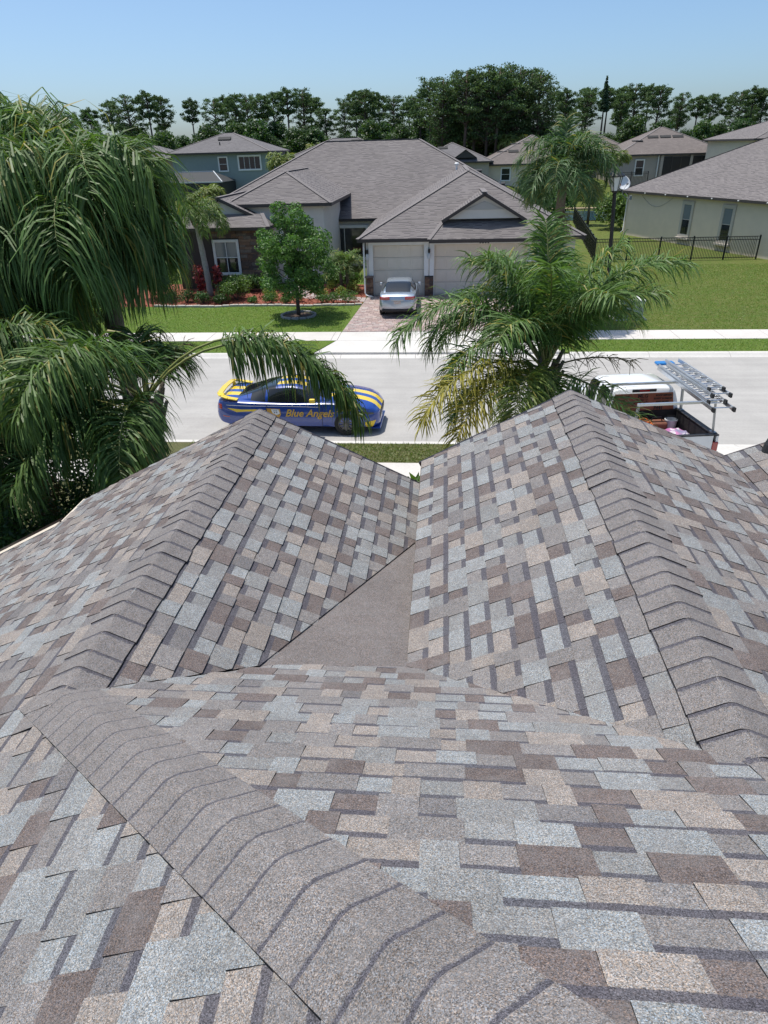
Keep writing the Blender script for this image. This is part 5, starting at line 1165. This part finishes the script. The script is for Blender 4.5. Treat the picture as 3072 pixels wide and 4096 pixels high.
for s in (-1, 1):
    decal('headlight', [[(1.93, .715), (2.22, .66), (2.26, .60), (2.12, .62), (1.98, .66)]], body, M_HEAD, mu, s); decal('tail_lamp', [[(-2.33, .90), (-2.20, .89), (-2.2, .74), (-2.33, .76)]], body, M_TAIL, mu, s)
    MB().box(.42, .60, -.06, .06, 0, .13, 0, Matrix.Translation((0, s*.96, .97))).build('mirror', M_YEL, mu, bevel=.03)
gr = MB(); gr.prism([(2.345, .36), (2.40, .40), (2.405, .55), (2.36, .62)], -.55, .55, axis='z'); gr2 = MB()
gr2.v = [(v[0], v[2], v[1]) for v in gr.v]; gr2.f = [f[::-1] for f in gr.f]; gr2.m = gr.m; gr2.col = gr.col; gr2.uv = gr.uv; gr2.build('grille', M_PLAST, mu)
MB().box(2.1, 2.42, -.72, .72, .13, .17).build('front_splitter', M_BLUE, mu, bevel=.02)
wg = MB(); pts = [(-1.72, -.80, 1.015), (-2.0, -.80, 1.06), (-2.2, -.76, 1.11), (-2.3, -.6, 1.135), (-2.33, 0, 1.145), (-2.3, .6, 1.135), (-2.2, .76, 1.11), (-2.0, .80, 1.06), (-1.72, .80, 1.015)]
for a, b in zip(pts, pts[1:]): wg.bar(a, b, .17, .035)
for y in (-.55, .55): wg.box(-2.28, -2.18, y-.03, y+.03, .98, 1.12)
wg.build('spoiler', M_YEL, mu, bevel=.01)
for y in (-.28, .28): MB().box(1.35, 1.52, y-.09, y+.09, 1.0, 1.035-.02).build('bonnet_vent', M_PLAST, mu)
# ---- silver saloon on the paver driveway
se = thing('saloon_car', 'silver saloon car parked on the paver driveway with its back to the street', 'car', (-2.12, 34.55, .138), R(90.5))
sb = car(se, 2.4, crv([(-2.4, .70), (-2.3, .82), (-1.9, .895), (-1, .915), (1, .915), (1.8, .89), (2.2, .80), (2.4, .62)]), crv([(-2.4, .42), (-2.3, .30), (-1.8, .22), (1.8, .2), (2.4, .28)]),
    crv([(-2.4, .78), (-2.33, .98), (-2.1, 1.06), (-1.5, 1.07), (0, .98), (1.0, .98), (1.5, .95), (2.1, .82), (2.4, .66)]), crv([(-2.4, .01), (-2, .025), (1, .035), (2.4, .01)]),
    dict(x=(-1.75, 1.2), zr=crv([(-1.75, 1.09), (-1.35, 1.27), (-.9, 1.42), (-.3, 1.47), (.2, 1.45), (.6, 1.30), (1.2, 1.0)]), wb=crv([(-1.75, .72), (-1, .82), (.5, .82), (1.2, .74)]), wr=crv([(-1.75, .58), (-.9, .585), (.2, .60), (1.2, .66)]), belt=crv([(-1.75, 1.06), (0, .99), (1.2, .98)]), side=(-1.25, .85), ws=.3, rw=-.88, pillars=(-.2,)),
    M_SILV, None, (-1.42, 1.4), .335, .915, M_RIMS)
for s in (-1, 1):
    MB().box(-2.415, -2.28, .36, .78, .84, .98, 0, Matrix.Scale(s, 4, (0, 1, 0))).build('tail_lamp', M_TAIL, se, bevel=.03)
    decal('tail_lamp', [[(-2.32, .985), (-2.12, .97), (-2.18, .87), (-2.32, .86)]], sb, M_TAIL, se, s); MB().box(.52, .72, -.07, .07, 0, .14, 0, Matrix.Translation((0, s*.98, 1.0))).build('mirror', M_SILV, se, bevel=.03)
    decal('door_handle', [[(-.15, .86), (.08, .855), (.08, .835), (-.15, .84)]], sb, M_RIMS, se, s, .02)
MB().box(-2.43, -2.38, -.17, .17, .66, .80).build('number_plate', mat('plate_white', (.6, .62, .62), (.5, .35, .25), 20, .5), se)
MB().box(-2.435, -2.3, -.76, .76, .30, .44).build('bumper_insert', M_PLAST, se, bevel=.04); MB().box(-2.45, -2.3, -.30, .30, .82, .845).build('boot_trim', M_RIMS, se)
# ---- white pickup with ladder rack in our drive
HD = R(97.5); tk = thing('pickup_truck', 'white pickup truck with aluminium ladder rack and orange brown rear window wrap', 'pickup truck', (4.88, 16.75, .06), HD); tk.rotation_euler = (0, .03, HD)
RZ = 1.36
def tbox(name, b, m, bevel=0, p=None): return MB().box(*b).build(name, m, p or tk, bevel=bevel)
rings = []
TW = crv([(-.78, .985), (1.2, .985), (2.2, .96), (2.6, .86), (2.72, .74)]); TT = crv([(-.78, 1.30), (.9, 1.28), (1.2, 1.26), (2.3, 1.15), (2.6, 1.05), (2.72, .9)])
for i in range(36):
    x = -.78+3.5*i/35; W, T = TW(x), TT(x); B = .42
    rings.append([(x, 0, B), (x, .85*W, B), (x, .97*W, B+.06), (x, W, B+.3), (x, W, B+.55), (x, .975*W, T-.12), (x, .93*W, T-.03), (x, .82*W, T), (x, .4*W, T+.03), (x, 0, T+.04)])
cab = loft(rings, lambda i, j, m: 'b', tk, {'b': ('body', M_WPT)})['b']; cut_wheels(cab, [(1.78, .40)], .45, .32, .985)
rings = []; zr = crv([(-.80, 1.90), (-.7, 1.945), (-.2, 1.965), (.35, 1.95), (.6, 1.90), (1.25, 1.28)]); 
for i in range(34):
    x = -.80+2.05*i/33; Z = max(zr(x), 1.29); b = .72+.02*math.sin(i*.1)
    rings.append([(x, 0, 1.22), (x, .93, 1.22), (x, .93, 1.28), (x, .86, 1.28+(Z-1.28)*.5), (x, .775, 1.28+(Z-1.28)*.86), (x, .70, 1.28+(Z-1.28)*.97), (x, .35, Z-.004), (x, 0, Z)])
loft(rings, lambda i, j, m: 'side' if j in (2, 3) and -.66 < m[0] < .75 and abs(m[0]-.02) > .05 else ('wind' if j >= 4 and m[0] > .56 else 'roof'), tk, {'side': ('side_window', M_CGL), 'wind': ('windscreen', M_CGL), 'roof': ('cab_roof', M_WPT)}, split=(.02,))
M_LINER = mat('bed_liner', (.012, .012, .012), rough=.8)
for s in (-1, 1):
    mb = MB(); mb.prism([(-2.72, .50), (-.80, .50), (-.80, RZ), (-2.72, RZ)], .90, .985, axis='y') if False else None
    sdp = [(-2.72, .55), (-2.2, .55), (-2.12, .75), (-1.95, .88), (-1.72, .92), (-1.49, .88), (-1.32, .75), (-1.24, .5), (-.80, .48), (-.80, RZ), (-2.72, RZ)]
    mb = MB(); mb.prism(sdp, s*.93, s*.985, axis='y'); mb.build('bed_side', M_WPT, tk, bevel=.008)
    tbox('bed_liner', (-2.66, -.84, min(s*.86, s*.928), max(s*.86, s*.928), .82, RZ-.02), M_LINER); tbox('bed_rail', (-2.72, -.80, min(s*.85, s*.99), max(s*.85, s*.99), RZ, RZ+.03), M_PLAST, .008)
    for x in (-1.72, 1.78): wheel(tk, x, s*.84, .40, .40, .26, M_RIMS, s)
    tbox('tail_lamp', (-2.745, -2.62, min(s*.86, s*.992), max(s*.86, s*.992), .92, 1.22), M_TAIL, .015)
    for x in (-2.55, -.95): MB().bar((x, s*.92, RZ+.02), (x+(.03 if x < -2 else 0), s*.86, 2.07), .05, .05).box(x-.08, x+.08, s*.92-.05, s*.92+.05, RZ+.03, RZ+.05).build('rack_post', mat('grey_alloy', (.36, .38, .40), rough=.35, metal=.8), tk)
    MB().box(.48, .66, -.1, .1, 0, .2, 0, Matrix.Translation((.3, s*1.1, 1.3))).build('mirror', M_PLAST, tk, bevel=.03)
tbox('bed_floor', (-2.68, -.80, -.9, .9, .74, .80), M_LINER); tbox('bed_front', (-.86, -.80, -.9, .9, .78, RZ+.0), M_LINER)
tbox('tailgate', (-2.73, -2.66, -.86, .86, .62, RZ+.015), M_WPT, .01); tbox('tailgate_cap', (-2.74, -2.64, -.86, .86, RZ+.016, RZ+.04), M_PLAST); tbox('rear_bumper', (-2.86, -2.70, -.93, .93, .48, .64), M_RIMS, .02)
M_ALU = mat('aluminium', (.62, .64, .66), (.52, .54, .56), 8, .32, metal=.85)
for x in (-2.52, -.95): MB().bar((x, -.88, 2.09), (x, .88, 2.09), .07, .05).build('rack_bar', M_ALU, tk)
wrp = MB().poly([(-.815, .80, 1.36), (-.815, -.80, 1.36), (-.815, -.72, 1.80), (-.815, .72, 1.80)][::-1]).box(-.812, -.805, -.80, .80, 1.36, 1.40).build('rear_window_wrap', mat('orange_brown_vinyl', (.33, .105, .045), (.29, .09, .04), 3, .5), tk)
tbox('brake_light', (-.83, -.79, -.12, .12, 1.845, 1.885), M_TAIL); tbox('brake_housing', (-.822, -.78, -.30, .30, 1.83, 1.90), M_PLAST, .01)
FACE_B = Matrix(((0, 0, -1, 0), (-1, 0, 0, 0), (0, 1, 0, 0), (0, 0, 0, 1)))         # text facing the tail
M_INK = mat('sign_ink', (.03, .018, .014), rough=.6); M_INKL = mat('sign_ink_light', (.10, .04, .025), rough=.6)
def tt(b, s, y, z, m=M_INK, al='CENTER', bold=0): text(b, s, Matrix.Translation((-.823, y, z)) @ FACE_B, m, wrp, 'lettering', 0, .001, al, bold)
tt('MLG', .13, .02, 1.69, bold=.002); tt('Roofing LLC', .062, .02, 1.625, M_INKL, bold=.001); tt('ROOF REPAIRS', .062, -.50, 1.715, bold=.003); tt('SOFFIT & FASCIA', .062, -.49, 1.635, bold=.003); tt('AND MORE...', .062, -.50, 1.55, bold=.003); tt('LES', .062, .40, 1.70, bold=.003); tt('7441', .12, -.40, 1.38, bold=.006)
for (a, b, c) in ((-.15, .02, .10), (-.02, .02, .13), (.11, .02, .10)):
    MB().bar((-.824, .02-a-.09, 1.50), (-.824, .02-a, 1.50+c), .004, .018, up=(1, 0, 0)).bar((-.824, .02-a, 1.50+c), (-.824, .02-a+.09, 1.50), .004, .018, up=(1, 0, 0)).build('roof_logo', M_INK, wrp)
MB().box(-.8262, -.823, -.0, .04, 1.50, 1.545).build('roof_logo', M_INK, wrp)
# ladders on the rack
def ladder(label, p0, p1, wd, z, n, tip=None):
    a, b = Vector(p0), Vector(p1); d = b-a; L = d.length; o = thing('extension_ladder', label, 'ladder', (a.x, a.y, z), math.atan2(d.y, d.x), 'ladders on the truck rack')
    for lvl, (x0, x1, w_) in enumerate(((0, L*.93, wd), (L*.10, L, wd-.07))):
        zz = lvl*.055
        for s in (-1, 1):
            MB().box(x0, x1, s*w_/2-.012, s*w_/2+.012, zz, zz+.085).build('rail', M_ALU, o, bevel=.004)
            MB().box(x0-.03, x0+.07, s*w_/2-.02, s*w_/2+.02, zz-.005, zz+.09).build('foot', M_PLAST, o)
        k = int((x1-x0)/.3)
        for i in range(k): MB().tube([(x0+.15+i*.3, -w_/2, zz+.04), (x0+.15+i*.3, w_/2, zz+.04)], .017, 8).build('rung', M_ALU, o)
    if tip: MB().box(L-.20, L+.03, -wd/2-.01, wd/2+.01, .09, .155).build('end_pad', mat('blue_plastic', (.02, .17, .45), rough=.4), o, bevel=.03)
    return o
ladder('long aluminium ladder lying on the truck rack with a blue pad on its end', (6.02, 13.85), (5.68, 17.15), .44, 2.20, 10, True)
ladder('shorter aluminium ladder stacked on top of the other one on the truck rack', (6.12, 14.35), (5.80, 16.9), .40, 2.345, 8)
# things in the bed
bed = tk.matrix_basis if False else (Matrix.Translation((4.88, 16.75, .06)) @ Matrix.Rotation(HD, 4, 'Z') @ Matrix.Rotation(.03, 4, 'Y'))
def bedpt(x, y, z): return bed @ Vector((x, y, z))
bl = MB(); nx, ny = 18, 14; p0 = bedpt(0, 0, 0)
def hgt(i, j): return .92+.30*math.sin(math.pi*i/nx)**.5*math.sin(math.pi*j/ny)**.5+.03*math.sin(i*1.3)*math.cos(j*1.7)
for i in range(nx):
    for j in range(ny):
        q = [bed @ Vector((-2.62+1.3*a/nx, -.02-.84*b/ny, hgt(a, b))) for a, b in ((i, j), (i+1, j), (i+1, j+1), (i, j+1))]; bl.poly([v-p0 for v in q])
mB, t, N, b = newmat('spotted_blanket'); vo = nd(t, 'ShaderNodeTexVoronoi', i_Scale=9.0); t.links.new(coord(t), vo.inputs['Vector']); n1 = noise(t, coord(t), 1.6, 2)
t.links.new(mixc(t, ramp(t, vo.outputs['Distance'], [(.40, 0), (.46, 1)]), (.55, .52, .55), mixc(t, ramp(t, n1.outputs[0], [(.45, 0), (.55, 1)]), (.22, .19, .30), (.42, .14, .32))), b.inputs['Base Color'])
o = bl.build('blanket', mB, None, smooth=True, loc=p0); tag(o, 'white, purple and pink spotted blanket lying in the truck bed', 'blanket')
cd_ = MB()
for k in range(5):
    c = bedpt(-1.25+.03*k, -.02+.02*k, 1.02+.045*k); cd_.tube([c+Vector((.17*math.cos(a), .13*math.sin(a), .02*math.sin(3*a+k))) for a in [i*math.pi/8 for i in range(17)]], .016, 6)
tag(cd_.build('cord_coil', mat('orange_cord', (.75, .17, .03), rough=.5)), 'coiled orange extension cord on the load in the truck bed', 'cord')
tb_ = thing('tool_bag', 'brown tool bag with a handle standing in the truck bed', 'bag', bedpt(-1.05, -.30, .80), HD)
MB().box(-.16, .16, -.24, .24, 0, .36).build('body', mat('brown_canvas', (.16, .06, .035), (.2, .08, .05), 12, .9), tb_, bevel=.05); MB().tube([(0, -.15, .34), (0, -.1, .46), (0, .1, .46), (0, .15, .34)], .016, 6).build('handle', M_PLAST, tb_, smooth=True)
bk = thing('work_bucket', 'white and black work bucket in the truck bed beside the brown bag', 'bucket', bedpt(-.98, -.70, .80)); MB().lathe([(.12, 0), (.145, .34), (.155, .34), (.155, .37), (.13, .37), (.11, .05)], 20).build('body', mat('bucket_white', (.65, .66, .68), rough=.5), bk, smooth=False); MB().tube([(-.15, 0, .3), (-.1, 0, .45), (.1, 0, .45), (.15, 0, .3)], .008, 5).build('handle', M_BLACK, bk)
# ================================================================ street furniture
def street_lamp(label, loc, h=6.2):
    o = thing('street_lamp', label, 'street lamp', loc)
    MB().lathe([(.16, 0), (.16, .12), (.12, .3), (.10, .5), (.085, .55), (.08, h-.75), (.06, h-.72)], 14).build('pole', M_BLACK, o, smooth=False)
    ln = MB(); z0 = h-.72
    ln.lathe([(.10, z0), (.13, z0+.05), (.12, z0+.09)], 10)
    for k in range(6):
        a = k*math.pi/3; ln.tube([(.15*math.cos(a), .15*math.sin(a), z0+.06), (.29*math.cos(a), .29*math.sin(a), z0+.6)], .014, 5)
    ln.lathe([(.38, z0+.60), (.38, z0+.64), (.17, z0+.80), (.06, z0+.88), (.045, z0+.94), (.015, z0+1.02)], 12); lo = ln.build('lantern_frame', M_BLACK, o)
    MB().lathe([(.135, z0+.08), (.27, z0+.595)], 6).build('lantern_glass', mat('lantern_glass', (.72, .75, .77), rough=.25), lo); return o
street_lamp('black street lamp with a six sided lantern beside the utility box', (7.55, 31.75, .12), 6.0).rotation_euler = (0, -.058, 0)
ub_ = thing('utility_box', 'pale green metal utility transformer box on a concrete pad in the lawn', 'utility box', (8.55, 31.95, .12), R(3))
MB().box(-.75, .75, -.62, .62, -.02, .06).build('pad', M_CONC, ub_); M_UB = mat('pale_green_paint', (.42, .44, .38), (.37, .39, .34), 4, .6)
MB().box(-.58, .58, -.48, .48, .06, .80).build('body', M_UB, ub_, bevel=.015); MB().box(-.62, .62, -.52, .50, .80, .88).build('lid', mat('pale_lid', (.55, .56, .52), (.5, .51, .47), 4, .6), ub_, bevel=.02); MB().box(-.565, .565, -.52, -.47, .62, .79).build('hood', M_UB, ub_, bevel=.01)
MB().box(.05, .25, -.489, -.48, .26, .40).build('label_plate', mat('label_white', (.7, .7, .7)), ub_); MB().box(-.34, -.22, -.525, -.519, .64, .74).build('warning_plate', mat('warning_orange', (.55, .22, .04)), ub_); MB().box(-.02, .02, -.5, -.485, .45, .55).build('latch', M_BLACK, ub_); MB().box(-.55, .55, -.50, -.48, .07, .14).build('plinth', M_SOF, ub_)
mc = thing('meter_cover', 'small round white utility cover set in the grass beside the lamp', 'utility cover', (6.55, 30.4, .125)); MB().lathe([(.3, 0), (.3, .03), (.24, .04), (.02, .045)], 16).build('lid', M_CONC, mc)
ds = thing('satellite_dish', 'white satellite dish on a grey arm at the corner of the beige house', 'satellite dish', (15.1, 62.2, 3.05), 0)
Mx = Matrix.Translation((-.55, -.5, 1.2)) @ Matrix.Rotation(R(25), 4, 'Z') @ Matrix.Rotation(R(62), 4, 'X')
di = MB(); prof = [(.02+.48*k/7, .20*(k/7)**2) for k in range(8)]; di.lathe([(a*1.25, b) for a, b in prof]+[(a*1.25, b-.02) for a, b in prof[::-1]], 22, 0, Mx @ Matrix.Diagonal((1.1, .95, 1, 1))); di.build('reflector', mat('dish_white', (.68, .69, .70), rough=.4), ds, smooth=True)
MB().lathe([(.1, 0), (.1, .012), (.01, .015)], 12, 0, Mx @ Matrix.Translation((-.3, -.12, .12))).build('logo_patch', mat('dish_orange', (.6, .2, .03)), ds)
MB().tube([(.45, .1, .1), (.15, -.15, .05), (-.3, -.3, .35), (-.5, -.42, 1.15)], .035, 8).build('mast', mat('dish_grey', (.25, .26, .28), rough=.5), ds, smooth=True); MB().box(.35, .55, 0, .2, -.05, .25).build('foot', mat('dish_grey', (.25, .26, .28)), ds)
MB().tube([Mx @ Vector((0, -.5, .15)), Mx @ Vector((0, -.35, .62))], .018, 6).box(-.06, .06, -.06, .06, 0, .15, 0, Mx @ Matrix.Translation((0, -.33, .56))).build('feed_arm', mat('dish_grey', (.25, .26, .28)), ds)
pl_ = thing('path_light', 'thin white garden stake light in the mulch bed', 'garden light', (-7.65, 38.1, .14)); MB().tube([(0, 0, 0), (0, 0, .7)], .018, 6).lathe([(.06, .68), (.07, .74), (.02, .8)], 10).build('stake', M_WHITE, pl_)
